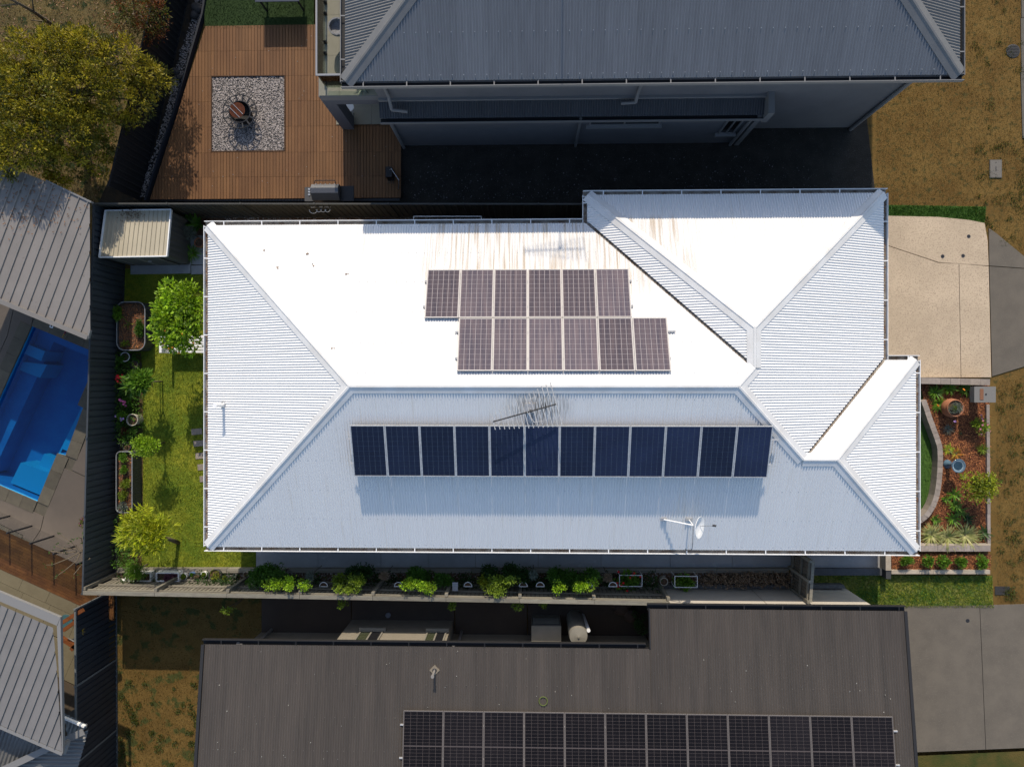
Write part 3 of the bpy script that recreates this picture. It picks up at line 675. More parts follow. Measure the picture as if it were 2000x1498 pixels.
# ------------------------------------------------------------------ steel fences
FH = 1.75
def sheet_fence(A, B, h, mat, label, z0=0.0, cat='fence', pitch=.19, side=1, railmat=None, skip=()):
    A, B = Vector((A[0], A[1], 0)), Vector((B[0], B[1], 0)); d = (B - A).normalized(); n = Vector((-d.y, d.x, 0)) * side; L = (B - A).length
    t = thing('steel_fence', label, cat, (A.x, A.y, z0)); nb = max(1, round(L / 2.36)); bay = L / nb
    railmat = railmat or mat
    for i in range(nb + 1):
        c = A + d * bay * i; MB().obox((c.x, c.y), d, .05, .065, z0, z0 + h + .02).build('post', railmat, t)
    for i in range(nb):
        a, b = A + d * (bay * i + .025), A + d * (bay * (i + 1) - .025)
        for zz in (z0 + .02, z0 + h - .03): MB().beam(a + Vector((0, 0, zz)), b + Vector((0, 0, zz)), .05, .05).build('rail', railmat, t)
        Lb = (b - a).length; ns = 3; sw = Lb / ns
        for k in range(ns):
            vs = []; fs = []; nr = round(sw / pitch); p = sw / nr
            for r_ in range(nr):
                for o, hh in ((0, 0), (.62, 0), (.72, .030), (.88, .030)): vs.append((k * sw + (r_ + o) * p, hh))
            vs.append((k * sw + sw, 0)); V = []
            for u, hh in vs:
                q = a + d * u + n * (hh - .012)
                V += [(q.x, q.y, z0 + .04), (q.x, q.y, z0 + h - .05)]
            for j in range(len(vs) - 1): fs.append((2 * j, 2 * j + 2, 2 * j + 3, 2 * j + 1))
            MB().add(V, fs).build('fence_sheet', mat, t)
    return t
wt = P(246, 426, 0); wb = P(226, 1129, 0); wb2 = P(229.5, 1560, -.4)
sheet_fence(wt, wb, FH, fenceW, 'charcoal ribbed steel fence along the left side of the back garden', side=-1)
sheet_fence(P(227, 1150, -.4), wb2, FH + .42, M('dimmed_fence_steel', (.026, .030, .036), (.022, .025, .03), scale=2, rough=.55, rnd=.08), 'charcoal ribbed steel fence left of the dry lower lawn, below the garden', z0=-.4, side=-1, railmat=M('fence_post_grey', (.12, .125, .12), rough=.6))  # darkened copy of the charcoal fence steel
nt_ = P(247, 424, 0); ne = P(1600, 426, 0)
sheet_fence(nt_, ne, FH, fenceN, 'dark ribbed steel fence between the white roofed house and the red brown deck', side=-1)
sheet_fence(P(275, 392, 0), P(405, -160, 0), 1.8, fenceD, 'black steel fence running diagonally behind the red brown deck', side=-1)
# wire basket planters on the north fence
p0 = P(613, 405, 1.35)
t = thing('hanging_hoops', 'white wire hoop planter hanging on the dark fence above the roof edge', 'planter', p0)
for k, dx in enumerate((-.02, .16, .30, .44)):
    c = p0 + Vector((dx, -.05, 0)); r = .13 if k == 0 else .085
    MB().path([c + Vector((math.cos(a) * r, -.02 + math.sin(a) * r, 0)) for a in [math.pi + math.pi * i / 8 for i in range(9)]], .010, n=5).build('hoop', white, t)
MB().tube(p0 + Vector((-.1, .0, 0)), p0 + Vector((.55, .0, 0)), .010).build('hoop_bar', white, t)
# clothes line frame
a, b, c, d = P(808, 432, 1.5), P(808, 423, 1.5), P(940, 423, 1.5), P(940, 432, 1.5)
t = thing('clothes_line', 'white folding clothes line frame beside the north gutter', 'clothes line', P(874, 440, 1.5)); 
a.y -= .5; d.y -= .5
MB().path([a, b, c, d], .014).build('frame', white, t)
for k in range(1, 5): MB().tube(b + Vector((0, -.11 * k, 0)), c + Vector((0, -.11 * k, 0)), .003, n=4).build('line', white, t)
MB().tube((b.x + .1, a.y, 1.5), (b.x + .1, a.y - .02, 0), .02).build('leg', galv, t); MB().tube((c.x - .1, a.y, 1.5), (c.x - .1, a.y - .02, 0), .02).build('leg', galv, t)

# ------------------------------------------------------------------ timber paling fence at the south
sA, sB = P(163, 1157, FH), P(1306, 1178, FH)
dS = (sB - sA).normalized(); dS.z = 0; Ls = (sB - sA).length; nS = Vector((-dS.y, dS.x, 0))
t = thing('paling_fence', 'weathered grey timber paling fence with flat capping along the planted side bed', 'fence', (sA.x, sA.y, 0))
bay = Ls / 8
for i in range(8):
    a, b = sA + dS * (bay * i + .005), sA + dS * (bay * (i + 1) - .005)
    MB().beam(a + Vector((0, 0, .02)), b + Vector((0, 0, .02)), .125, .035).build('capping_board', timber, t)
    for zz in (.35, 1.05, 1.6): MB().beam(Vector((a.x, a.y, zz)) + nS * .045, Vector((b.x, b.y, zz)) + nS * .045, .045, .075).build('rail', timber, t)
for i in range(9):
    c = sA + dS * bay * i + nS * .12; MB().obox((c.x, c.y), dS, .1, .1, -.3, FH - .02).build('post', timber, t)
npal = 134
pw = Ls / npal
for i in range(npal):
    c = sA + dS * pw * (i + .5); MB().obox((c.x, c.y), dS, pw - .034, .016, -.4, FH - .03 + random.uniform(-.008, 0)).build('paling', timber, t)
    if i < npal - 1: c = c + dS * pw * .5 - nS * .022; MB().obox((c.x, c.y), dS, pw * .55, .016, -.4, FH - .035).build('paling', timberd, t)  # recessed palings use dimmer timber: gap shade put into the colour
# sleeper edging and side bed
t = thing('sleeper_edging', 'grey timber sleeper edging between the concrete path and the planted side bed', 'edging', P(800, 1113, 0))
jx = [228, 330, 443, 560, 680, 800, 920, 1040, 1160, 1280, 1400, 1541]
for a, b in zip(jx[:-1], jx[1:]):
    for dy in (0, 4.2):
        q = PX([(a + .4, 1110.5 + dy), (b - .4, 1110.5 + dy), (b - .4, 1114.4 + dy), (a + .4, 1114.4 + dy)], .22); MB().prism([(p.x, p.y) for p in q], -.1, .22 + dy * .001).build('sleeper', sleeper, t)
BED = PX([(228, 1118), (1541, 1118), (1541, 1150), (228, 1138)], .15)
sheet(BED, .15).build('side_bed_soil', soil, kind='structure')
m = MB()
for x, y in scat(BED, 2200): m.rock((x, y, .16), random.uniform(.012, .03), random.random())
m.build('bed_pebbles', stone, kind='stuff')
q = PX([(1285, 1142), (1648, 1142), (1652, 1149), (1285, 1149)], .25)
MB().prism([(p.x, p.y) for p in q], -.1, .25).build('concrete_kerb', M('rough_grey_kerb', (.13, .13, .125), (.08, .08, .08), scale=12, rough=.95, bump=1, bscale=20), label='rough grey concrete kerb at the foot of the pale garage wall', cat='kerb')
# side gate
t = thing('timber_gate', 'weathered timber paling gate closing the side path near the front', 'gate', P(1541, 1130, 0))
ga, gb = P(1546, 1070, 0), P(1541, 1143, 0); dg = (gb - ga).normalized(); ng = Vector((-dg.y, dg.x, 0)); Lg = (gb - ga).length
for i in range(12):
    c = ga + dg * Lg * (i + .5) / 12 ; MB().obox((c.x, c.y), dg, Lg / 12 - .012, .018, .05, 1.72).build('paling', timberd, t)
for zz in (.3, 1.0, 1.6): MB().beam(Vector((ga.x, ga.y, zz)) + ng * -.05, Vector((gb.x, gb.y, zz)) + ng * -.05, .05, .09).build('rail', timber, t)
for q_ in (0, .5, 1.0):
    c = ga + dg * Lg * q_ - ng * .06; MB().obox((c.x, c.y), dg, .09, .09, 0, 1.76).build('post', timber, t)
MB().beam(Vector((ga.x, ga.y, 1.74)), Vector((gb.x, gb.y, 1.74)), .09, .03).build('capping_board', timber, t)

# ------------------------------------------------------------------ garden shed
SH = [P(207, 412, 1.38), P(335, 410, 1.38), P(327, 501, 1.55), P(195, 503, 1.55)]
shed = thing('garden_shed', 'small steel garden shed with pale ribbed flat roof in the top left garden corner', 'shed', ((SH[0] + SH[2]) / 2).to_2d().to_3d())
n = 15
for i in range(n):
    u0, u1 = i / n, (i + 1) / n; m = MB()
    A0, A1, B0, B1 = SH[0].lerp(SH[1], u0), SH[0].lerp(SH[1], u1), SH[3].lerp(SH[2], u0), SH[3].lerp(SH[2], u1)
    up = Vector((0, 0, .03))
    la, lb = A0.lerp(A1, .86), B0.lerp(B1, .86)
    m.add([A0, B0, lb, la, la + up, lb + up, A1 + up, B1 + up, A1, B1], [(0, 1, 2, 3), (3, 2, 5, 4), (4, 5, 7, 6), (6, 7, 9, 8)]); m.build('roof_sheet', shedroof, shed)
for i in range(4):
    MB().beam(SH[i] + Vector((0, 0, .01)), SH[(i + 1) % 4] + Vector((0, 0, .01)), .035, .09).build('roof_trim', white, shed)
ctr = sum(SH, Vector()) / 4; ctr.z = 0
wc = [Vector((p.x, p.y, 0)).lerp(ctr, .04) for p in SH]
for i in range(4):
    a, b = wc[i], wc[(i + 1) % 4]; ha, hb = SH[i].z - .03, SH[(i + 1) % 4].z - .03; d = (b - a); L = d.length; d.normalize(); nn = Vector((d.y, -d.x, 0))
    if nn.dot(a - ctr) < 0: nn = -nn
    k = int(L / .19); V = []; Fc = []
    for j in range(k + 1):
        for o, hh in ((0, 0), (.25, .02), (.5, .02), (.75, 0)):
            u = min(1, (j + o) / (k + .75)); q = a.lerp(b, u) + nn * hh; V += [(q.x, q.y, 0.04), (q.x, q.y, ha + (hb - ha) * u)]
    Fc = [(2 * j, 2 * j + 2, 2 * j + 3, 2 * j + 1) for j in range(len(V) // 2 - 1)]; MB().add(V, Fc).build('wall', shedwall, shed)
dc = (wc[2] + wc[3]) / 2; dd = (wc[2] - wc[3]).normalized()
for s_ in (-1, 1):
    c = dc + dd * s_ * .36 - Vector((0, .03, 0)); dr = MB().obox((c.x, c.y), dd, .7, .02, .06, 1.48).build('door', shedwall, shed)
    for e in (-.34, .34): MB().obox((c.x + dd.x * e, c.y - .012), dd, .03, .02, .06, 1.48).build('door_edge', M('door_edge_steel', (.25, .24, .21), rough=.5) if 'door_edge_steel' not in MATS else MATS['door_edge_steel'], dr)
MB().beam((dc.x + .1, dc.y - .06, .9), (dc.x + .22, dc.y - .06, .9), .02, .03).build('door_handle', alu, shed)
m = MB(); c = P(258, 418, 1.45)
for _ in range(90): m.leaf(c + Vector((random.gauss(0, .22), random.gauss(0, .10), random.uniform(0, .05))), rv(), Vector((0, 0, 1)), .07, .03, random.random() * .4)
m.build('leaf_heap', L_dry, kind=None, label='clump of dead leaves lying on the high edge of the shed roof', cat='dead leaves')

# ------------------------------------------------------------------ raised beds, pots
def rbed(label, x0, x1, y0, y1, z, soilz, chips=200):
    a, b = P(x0, y0, z), P(x1, y1, z); cx, cy = (a.x + b.x) / 2, (a.y + b.y) / 2; hx, hy = abs(b.x - a.x) / 2, abs(b.y - a.y) / 2
    t = thing('raised_garden_bed', label, 'raised bed', (cx, cy, 0)); r = min(hx, hy) * .55; out = []
    for k, (sx, sy) in enumerate(((1, 1), (-1, 1), (-1, -1), (1, -1))):
        for i in range(9):
            an = math.pi / 2 * (k + i / 8); out.append((cx + sx * (hx - r) + math.cos(an) * r, cy + sy * (hy - r) + math.sin(an) * r))
    # ribs: small alternate offset around the wall
    V = []; dense = []
    for i in range(len(out)):
        p, q = out[i], out[(i + 1) % len(out)]; L = math.dist(p, q); k = max(1, int(L / .035))
        for j in range(k): dense.append((p[0] + (q[0] - p[0]) * j / k, p[1] + (q[1] - p[1]) * j / k))
    if len(dense) % 2: dense.pop()
    for i, p in enumerate(dense):
        f = .008 * (1 if i % 2 else -1); dx, dy = p[0] - cx, p[1] - cy; l = math.hypot(dx, dy) or 1
        V += [(p[0] + dx / l * f, p[1] + dy / l * f, 0), (p[0] + dx / l * f, p[1] + dy / l * f, z)]
    N = len(dense); MB().add(V, [(2 * i, 2 * ((i + 1) % N), 2 * ((i + 1) % N) + 1, 2 * i + 1) for i in range(N)]).build('wall', M('raised_bed_steel', (.06, .062, .065), rough=.5) if 'raised_bed_steel' not in MATS else MATS['raised_bed_steel'], t)
    MB().path([(p[0], p[1], z) for p in out], .018, closed=True).build('rim', galv, t)
    MB().add([(p[0], p[1], soilz) for p in out], [tuple(range(len(out)))]).build('soil', soil, t)
    m = MB()
    for x, y in scat([(cx + (p[0] - cx) * .93, cy + (p[1] - cy) * .93) for p in out], chips):
        m.leaf(Vector((x, y, soilz + .01)), Vector((random.uniform(-1, 1), random.uniform(-1, 1), .15)), Vector((0, 0, 1)), .05, .025, random.random())
    m.build('mulch_chips', chip, t, kind='stuff'); return t
rbed('wide grey raised garden bed nearest the shed, against the left fence', 228, 283, 590, 684, .58, .46, 700)
rbed('narrow grey raised garden bed beside the lower left fence, full of leafy herbs', 227, 258, 882, 1001, .58, .46, 450)
def pot(name, label, px, py, r, h, mat, soilm=soil, rim=None, group=None, z0=0.0, flare=1.25):
    c = P(px, py, z0 + h); c.z = z0; t = thing(name, label, 'pot', c, group)
    MB().lathe(c, [(.001, .0), (r / flare, 0), (r * .97, h * .8), (r, h), (r * .9, h), (r * .86, h * .82), (.001, h * .82)], 22).build('vessel', mat, t, smooth=False)
    MB().disc((c.x, c.y, c.z + h * .86), r * .87).build('soil', soilm, t)
    MB().path([(c.x + r * .95 * math.cos(k * .314), c.y + r * .95 * math.sin(k * .314), c.z + h) for k in range(20)], r * .06 + .004, closed=True, n=5).build('rim', rim or mat, t); return c
pot('plant_pot', 'white rimmed round pot just below the wide raised bed', 244, 697, .16, .35, greypot, rim=white)
pot('plant_pot', 'dark grey pot in shade left of the lit lawn patch', 262, 712, .13, .30, greypot)
pot('plant_pot', 'tall beige pot leaning outward in the left flower bed', 258, 820, .20, .42, beigepot)
pot('plant_pot', 'empty grey pot above the narrow raised bed', 247, 872, .15, .3, greypot)

# lawn edging of the left bed
sheet(PX([(226, 690), (276, 690), (279, 800), (279, 1000), (276, 1112), (226, 1112)], .012), .012).build('left_bed_soil', soil, kind='structure')
# plants left
def tree(name, label, px, py, zc, rx, ry, rz, clumps, leaves, L, W, mat, cr, trunk=(0, 0), tr=.06, cat='tree', fruit=None, up=.3, droop=0, base=0.0):
    c = P(px, py, zc); t = thing(name, label, cat, (c.x + trunk[0], c.y + trunk[1], base)); m = MB()
    crown(m, c, rx, ry, rz, clumps, leaves, L, W, cr, up, droop); m.build('crown', mat, t)
    s = MB(); b = Vector((c.x + trunk[0], c.y + trunk[1], base)); top = b.lerp(c, .55); s.tube(b, top, tr, tr * .8, 8)
    limbs(s, top, [c + Vector((rv().x * rx * .8, rv().y * ry * .8, random.uniform(-.2, .6) * rz)) for _ in range(9)], tr * .6); s.build('trunk', bark, t, smooth=True)
    if fruit:
        f = MB()
        for _ in range(fruit[1]):
            v = rv(); f.rock((c.x + v.x * rx, c.y + v.y * ry, c.z + abs(v.z) * rz), .035, .5, sq=1)
        f.build('fruit', fruit[0], t)
    return t
tree('citrus_tree', 'bushy lime green citrus tree touching the left gutter of the white roof', 352, 622, 2.15, .72, 1.12, .5, 105, 72, .12, .065, L_lime, .25, trunk=(.2, 0), tr=.07, fruit=(orange, 9))
tree('bamboo_like_shrub', 'bright yellow leaved small tree at the bottom left garden corner', 288, 1036, 1.55, .76, .62, .38, 86, 48, .19, .035, L_yellow, .24, trunk=(.2, -.75), tr=.07, up=.0)
tree('round_small_tree', 'rounded bright green standard tree beside the narrow raised bed', 285, 870, 1.15, .42, .30, .22, 32, 60, .075, .032, L_lime, .17, tr=.025)
tree('frangipani_plant', 'broad leaved tropical plant with long leaves beside the pink flowers', 279, 745, 1.2, .48, .30, .2, 22, 28, .24, .065, L_mid, .16, tr=.025, up=.1)
tree('feathery_shrub', 'feathery green shrub overhanging the white trough in the bottom left corner', 267, 1112, .75, .30, .30, .2, 30, 60, .12, .015, L_mid, .16, tr=.03, base=.1)
bush('flowering_plant', 'red flowering plant against the left fence, the brightest of the flowers', 'plant', 238, 740, .2, .16, .5, L_green, extra=[('flower', red, 12, .055)])
bush('flowering_plant', 'pink flowering plant below the red one along the left fence', 'plant', 244, 785, .2, .17, .5, L_green, extra=[('flower', pink, 7, .05)])
bush('flowering_plant', 'mauve flowered plant spilling round the tall beige pot', 'plant', 237, 812, .35, .18, .3, L_mid, extra=[('flower', lilac, 4, .05)])
bush('bronze_shrub', 'bronze leaved shrub between two pots on the left fence', 'plant', 245, 843, .05, .16, .45, L_brown, leaves=26)
bush('shade_plant', 'green shrub beside the white rimmed pot', 'plant', 236, 703, .1, .17, .35, L_green)
bush('bed_plant', 'broad leaved pumpkin vine on the upper left edge of the wide raised bed', 'plant', 232, 612, .46, .14, .22, L_mid, base=.46, ry=.34, L=.11, W=.08, leaves=14)
bush('bed_plant', 'curly green parsley mound on the right edge of the wide raised bed', 'plant', 273, 641, .46, .17, .16, L_green, base=.46, ry=.38, L=.05, W=.03, clumps=30)
bush('bed_plant', 'small yellow green seedlings at the lower end of the wide raised bed', 'plant', 245, 672, .46, .16, .08, L_ygreen, base=.46, ry=.08, clumps=5, leaves=14)
rosette('onion_plant', 'pale flowering onion plant in the middle of the wide raised bed', 'plant', 250, 633, .47, .3, 6, .03, L_ygreen)
for i, (x, y, mt, l) in enumerate([(241, 893, L_mid, 'leafy herb at the top end of the narrow raised bed'), (243, 917, L_mid, 'herb clump in the upper half of the narrow raised bed'), (245, 945, L_ygreen, 'bright herb clump in the middle of the narrow raised bed'), (242, 968, L_ygreen, 'big bushy herb clump in the lower half of the narrow raised bed'), (240, 990, L_grey, 'silver leaved herb at the bottom end of the narrow raised bed')]):
    bush('herb_clump', l, 'herb', x, y, .46, .20, .2, mt, base=.46, leaves=34, L=.06, W=.022, group='herbs in the narrow raised bed')
for x, y, l in ((372, 432, 'big leaved canna in shade right of the shed'), (388, 440, 'second canna nearer the white roof corner'),):
    rosette('canna_plant', l, 'plant', x, y, .15, .5, 14, .13, L_green, lift=.9, droop=.3)
bush('silver_bush', 'silver grey bush beside the corner of the white roof', 'plant', 374, 458, .2, .32, .5, L_grey, leaves=40, L=.09, W=.012)
rosette('spider_plant', 'spiky green strap leaved plant on the path beside the shed', 'plant', 377, 495, .15, .48, 60, .02, L_mid, lift=.5, droop=.5)
pot('plant_pot', 'terracotta pot in shade above the spiky strap leaved plant', 388, 474, .16, .3, terra)
# white outdoor bench under citrus
t = thing('garden_bench', 'white slatted garden bench half hidden under the citrus tree', 'bench', P(355, 675, 0))
a, b = P(324, 690, .42), P(398, 655, .42)
for i in range(6):
    y = a.y + (b.y - a.y) * (i + .5) / 6; MB().box(a.x, b.x, y - .035, y + .035, .40, .43).build('slat', white, t)
for x in (a.x + .05, b.x - .05):
    MB().box(x - .05, x + .05, a.y, b.y, .36, .398).build('armrest', white, t)
    for y in (a.y + .04, b.y - .04): MB().box(x - .03, x + .03, y - .03, y + .03, 0, .36).build('leg', white, t)
MB().box(a.x - .02, a.x + .06, a.y, b.y, .431, .8).build('backrest', white, t)
# tall garden stake
MB().tube(P(313, 745, 0), P(313, 745, 0) + Vector((0, 0, 1.0)), .012).build('garden_stake', dmetal, label='thin dark garden stake standing in the sunny lawn', cat='stake')
# white troughs & pots in bottom left corner
for (x0, x1, l) in ((250, 294, 'white rectangular trough with feathery foliage in the bottom left corner'), (304, 349, 'white rectangular trough with purple succulents, right of the feathery one')):
    a, b = P(x0, 1118, .5), P(x1, 1136, .5); t = thing('white_trough', l, 'planter', ((a.x + b.x) / 2, (a.y + b.y) / 2, .15))
    for q in ((a.x, b.x, a.y - .03, a.y), (a.x, b.x, b.y, b.y + .03), (a.x, a.x + .03, b.y + .031, a.y - .031), (b.x - .03, b.x, b.y + .031, a.y - .031)): MB().box(*q, .15, .5).build('side_panel', white, t)
    MB().box(a.x + .03, b.x - .03, b.y + .03, a.y - .03, .15, .42).build('soil', soil, t)
bush('succulent', 'purple succulents filling the right hand white trough', 'plant', 333, 1128, .42, .16, .08, M('purple_leaf', (.10, .03, .05), (.2, .08, .10), scale=20, tint=.5, trans=.1), base=.42, rx=.26, stem=False, clumps=20)
q = P(242, 1135, .38); t = thing('white_pipe_planter', 'short white pipe planter leaning in the bottom left corner', 'planter', q)
MB().lathe(q - Vector((-.08, -.05, .2)), [(.085, 0), (.09, .3), (.07, .3), (.065, .05)], 16, axis=(-.35, -.2, 1)).build('pipe', white, t)
for i, (x, y, r, mt, pm, l) in enumerate([(358, 1126, .12, white, L_ygreen, 'white pot with yellow green succulents, first after the purple trough'), (374, 1122, .08, bluepot, L_mid, 'small blue pot in the row of succulents'), (383, 1126, .085, greypot, L_dry, 'grey pot with dried plant in the succulent row'), (398, 1122, .10, white, L_ygreen, 'white pot with spiky succulents right of the grey pot'), (420, 1124, .22, greypot, L_gold, 'wide bowl crowded with mixed golden succulents'), (441, 1130, .12, greypot, L_gold, 'pot with spiky lime and orange bromeliad'), (457, 1126, .08, greypot, L_grey, 'small shaded pot with silver succulent left of the empty white pot'), (480, 1122, .10, beigepot, L_dry, 'empty looking pale pot at the shadow edge')]):
    c = pot('succulent_pot', l, x, y, r, .22, mt, z0=.15, group='small pots of succulents along the timber fence')
    bush('succulent', 'succulent growing in the ' + l, 'plant', x, y, .34, r * .9, r * .9, pm, base=.34, clumps=9, leaves=22, L=.05, W=.025, stem=False, group='succulents in the small pots')
# hedges in the side bed
H = [(545, 1124, .95, .34, L_green, 'dark green hedge shrub leftmost in the side bed', 'hedge shrub'), (680, 1133, .55, .26, L_ygreen, 'yellow green trailing shrub second in the side bed', 'shrub'),
     (700, 1118, .45, .22, L_dark, 'dark shrub behind the yellow green trailing one', 'shrub'), (835, 1128, .75, .34, L_green, 'dark green hedge shrub with pale buds in the middle left of the side bed', 'hedge shrub'),
     (968, 1137, .55, .22, L_gold, 'golden spreading shrub near the middle of the side bed', 'shrub'), (985, 1118, .6, .26, L_dark, 'very dark shrub behind the golden spreading one', 'shrub'),
     (1125, 1128, .80, .36, L_green, 'deep green hedge shrub right of the middle of the side bed', 'hedge shrub')]
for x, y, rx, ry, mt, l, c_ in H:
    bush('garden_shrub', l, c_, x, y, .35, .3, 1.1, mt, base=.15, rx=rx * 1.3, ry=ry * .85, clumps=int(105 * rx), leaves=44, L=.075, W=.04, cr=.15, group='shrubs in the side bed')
    bush('sun_painted_tips', 'lime tips with painted sunlight along the front of the ' + l.split(' in the')[0].split(' near')[0].split(' right of')[0], 'foliage', x, y + 16, 1.45, .2, .55, L_lime if mt is L_green else L_ygreen, base=.6, rx=rx * 1.15, ry=.15, clumps=int(34 * rx), leaves=30, L=.06, W=.04, cr=.12, stem=False, group='shrub tips with painted sunlight')  # brighter leaf colour on the tips: sunlight painted onto the shrubs
bush('geranium', 'geranium with red flowers in a white frame near the right end of the timber fence', 'plant', 1223, 1130, .3, .42, .45, L_mid, base=.15, ry=.42, rx=.5, L=.09, W=.085, extra=[('flower', red, 11, .05)])
bush('parsley_bush', 'round bright green leafy bush right of the pale round pot', 'plant', 1336, 1136, .25, .38, .45, L_mid, base=.15, ry=.3, rx=.42, L=.08, W=.075)
pot('plant_pot', 'pale ring rimmed pot between the geranium and the round leafy bush', 1297, 1136, .13, .3, beigepot, z0=.15, flare=1.1)
for (x0, x1, y0, l) in ((1210, 1254, 1123, 'white wire frame round the red geranium'), (1318, 1362, 1125, 'white wire frame round the leafy bush near the pale wall')):
    a, b = P(x0, y0, .75), P(x1, y0 + 22, .75); t = thing('wire_frame', l, 'plant frame', ((a.x + b.x) / 2, (a.y + b.y) / 2, .15))
    MB().path([a, (b.x, a.y, .75), b, (a.x, b.y, .75)], .012, closed=True).build('hoop', white, t)
    for x, y in ((a.x, a.y), (b.x, a.y), (b.x, b.y), (a.x, b.y)): MB().tube((x, y, .15), (x, y, .75), .01).build('leg', white, t)
for i, (x, y, mt, l) in enumerate([(606, 1124, L_grey, 'left most ball topped stick plant, silver green'), (752, 1124, L_dry, 'brown ball topped stick plant left of the middle hedge'), (1042, 1123, L_grey, 'small silver ball on a stick near the middle hanging pots'), (1187, 1127, L_dry, 'brown ball topped stick plant left of the geranium')]):
    c = P(x, y, 1.35); t = thing('ball_standard', l, 'topiary', (c.x, c.y, .15), 'ball shaped plants on thin sticks'); m = MB()
    crown(m, c, .07, .07, .07, 14, 30, .08, .014, .09); m.build('foliage', mt, t); MB().tube((c.x, c.y, .15), c, .013).build('stem', bark, t)
for i, (x, l) in enumerate([(590, 'first'), (632, 'second'), (778, 'third'), (914, 'fourth'), (1022, 'fifth'), (1055, 'sixth'), (1149, 'seventh'), (1197, 'eighth')]):
    q = P(x, 1144, 1.15); t = thing('half_round_wall_pot', l + ' half round wall pot from the left on the timber fence', 'wall pot', q, 'half round pots hung on the timber fence')
    arc = [q + Vector((math.cos(a) * .13, math.sin(a) * .14 - .02, 0)) for a in [math.pi * k / 8 for k in range(9)]]
    MB().path(arc, .012, n=5, closed=True).build('rim', white, t)
    V = [p for p in arc] + [p + Vector((0, -.0, -.18)) * 1 + (Vector((q.x, q.y - .02, 0)) - Vector((p.x, p.y, 0))) * .3 for p in arc]
    MB().add(V, [(k, k + 1, 10 + k, 9 + k) for k in range(8)] + [tuple(range(17, 8, -1))]).build('bowl', greypot, t)
    MB().add([p - Vector((0, 0, .05)) for p in arc], [tuple(range(9))]).build('soil', soil, t)
m = MB()
for x, y in scat(BED, 900):
    if x > P(1290, 0, .15).x: continue
    k_ = math.sin(x * 2.3) + math.sin(x * 5.1 + 1) + random.uniform(-1, 1)
    if k_ < -.2: continue
    hh_ = random.uniform(.05, .45) * (1 + .5 * math.sin(x * 1.7)); tb = random.random()
    for _k in range(16):
        v = rv(); m.leaf(Vector((x, y, .18 + abs(hh_))) + v * .11, v + Vector((0, 0, .4)), Vector((0, 0, 1)), .07, .035, min(1, max(0, tb + random.uniform(-.2, .2))))
m.build('bed_ground_cover', L_dark, kind='stuff')
m = MB()
for x, y in scat(PX([(229, 690), (274, 690), (277, 868), (229, 868)], .1), 260) + scat(PX([(229, 1005), (272, 1005), (272, 1100), (229, 1105)], .1), 90):
    hh_ = random.uniform(.05, .35); tb = random.random()
    for _k in range(16): v = rv(); m.leaf(Vector((x, y, .05 + hh_)) + v * .10, v + Vector((0, 0, .4)), Vector((0, 0, 1)), .075, .03, min(1, max(0, tb + random.uniform(-.2, .2))))
m.build('left_bed_ground_cover', L_green, kind='stuff')
# dried flower stalks
t = thing('dried_grasses', 'strip of dried brown ornamental stalks beside the pale garage wall', 'dried plants', P(1460, 1130, .15)); m = MB()
for x, y in scat(PX([(1370, 1122), (1541, 1120), (1541, 1141), (1370, 1141)], .3), 420):
    hgt_ = random.uniform(.15, .5); tp = Vector((x + random.uniform(-.15, .15), y + random.uniform(-.1, .12), .15 + hgt_)); m.tube((x, y, .15), tp, .006, .003, 4, random.random())
    for k in range(7): m.leaf(tp - Vector((0, 0, random.uniform(0, .18))), rv(), Vector((0, 0, 1)), .07, .03, random.random())
m.build('foliage', L_dry, t)
sg = P(889, 1146, 1.3); t = thing('garden_plaque', 'small grey slatted plaque fixed to the timber fence left of the fourth wall pot', 'plaque', sg)
for k in range(4): MB().box(sg.x - .09, sg.x + .09, sg.y - .12 + k * .07, sg.y - .06 + k * .07, sg.z, sg.z + .02).build('slat', M('plaque_grey', (.3, .3, .31), rough=.7) if 'plaque_grey' not in MATS else MATS['plaque_grey'], t)
for k, (x, y) in enumerate([(443, 1190), (668, 1178), (885, 1182), (1010, 1182), (1060, 1178)]):
    bush('trailing_vine', ['vine hanging over the timber fence above the dark lower lawn', 'vine tuft hanging over the fence left of the window bay', 'vine tuft over the fence right of the window bay', 'pale vine over the fence left of the tank', 'pale vine over the fence just above the tank'][k], 'vine', x, y, 1.0, .2, .6, L_ygreen, base=-.3, clumps=8, leaves=18, group='vines over the timber fence')

# ------------------------------------------------------------------ front garden and driveway
def slabp(parent, pts, z, mat, name='concrete_slab', zb=-.05):
    q = PX(pts, z); return MB().prism([(p.x, p.y) for p in q], zb, z).build(name, mat, parent)
t = thing('driveway', 'pale exposed aggregate driveway in front of the garage on the right', 'driveway', P(1830, 580, 0))
slabp(t, [(1700, 421), (1832, 424), (1893, 430), (1923, 436), (1929, 470), (1931, 519), (1834, 512.5), (1700, 468)], .05, pebble)
slabp(t, [(1700, 469.2), (1833, 513.7), (1872.5, 515.5), (1876.5, 737), (1700, 737)], .05, pebble)
slabp(t, [(1873.5, 515.6), (1931, 520.2), (1936, 737), (1877.5, 737)], .05, pebble)
t = thing('crossover', 'darker aggregate crossover from the driveway to the street at the right edge', 'driveway', P(1975, 600, 0))
slabp(t, [(1931.5, 446), (1945, 455), (2003, 503), (2031, 526), (1932.5, 519)], .035, pebble2)
slabp(t, [(1932.5, 520.5), (2033, 527.5), (2100, 585), (2100, 690), (2000, 716), (1938, 735)], .035, pebble2)
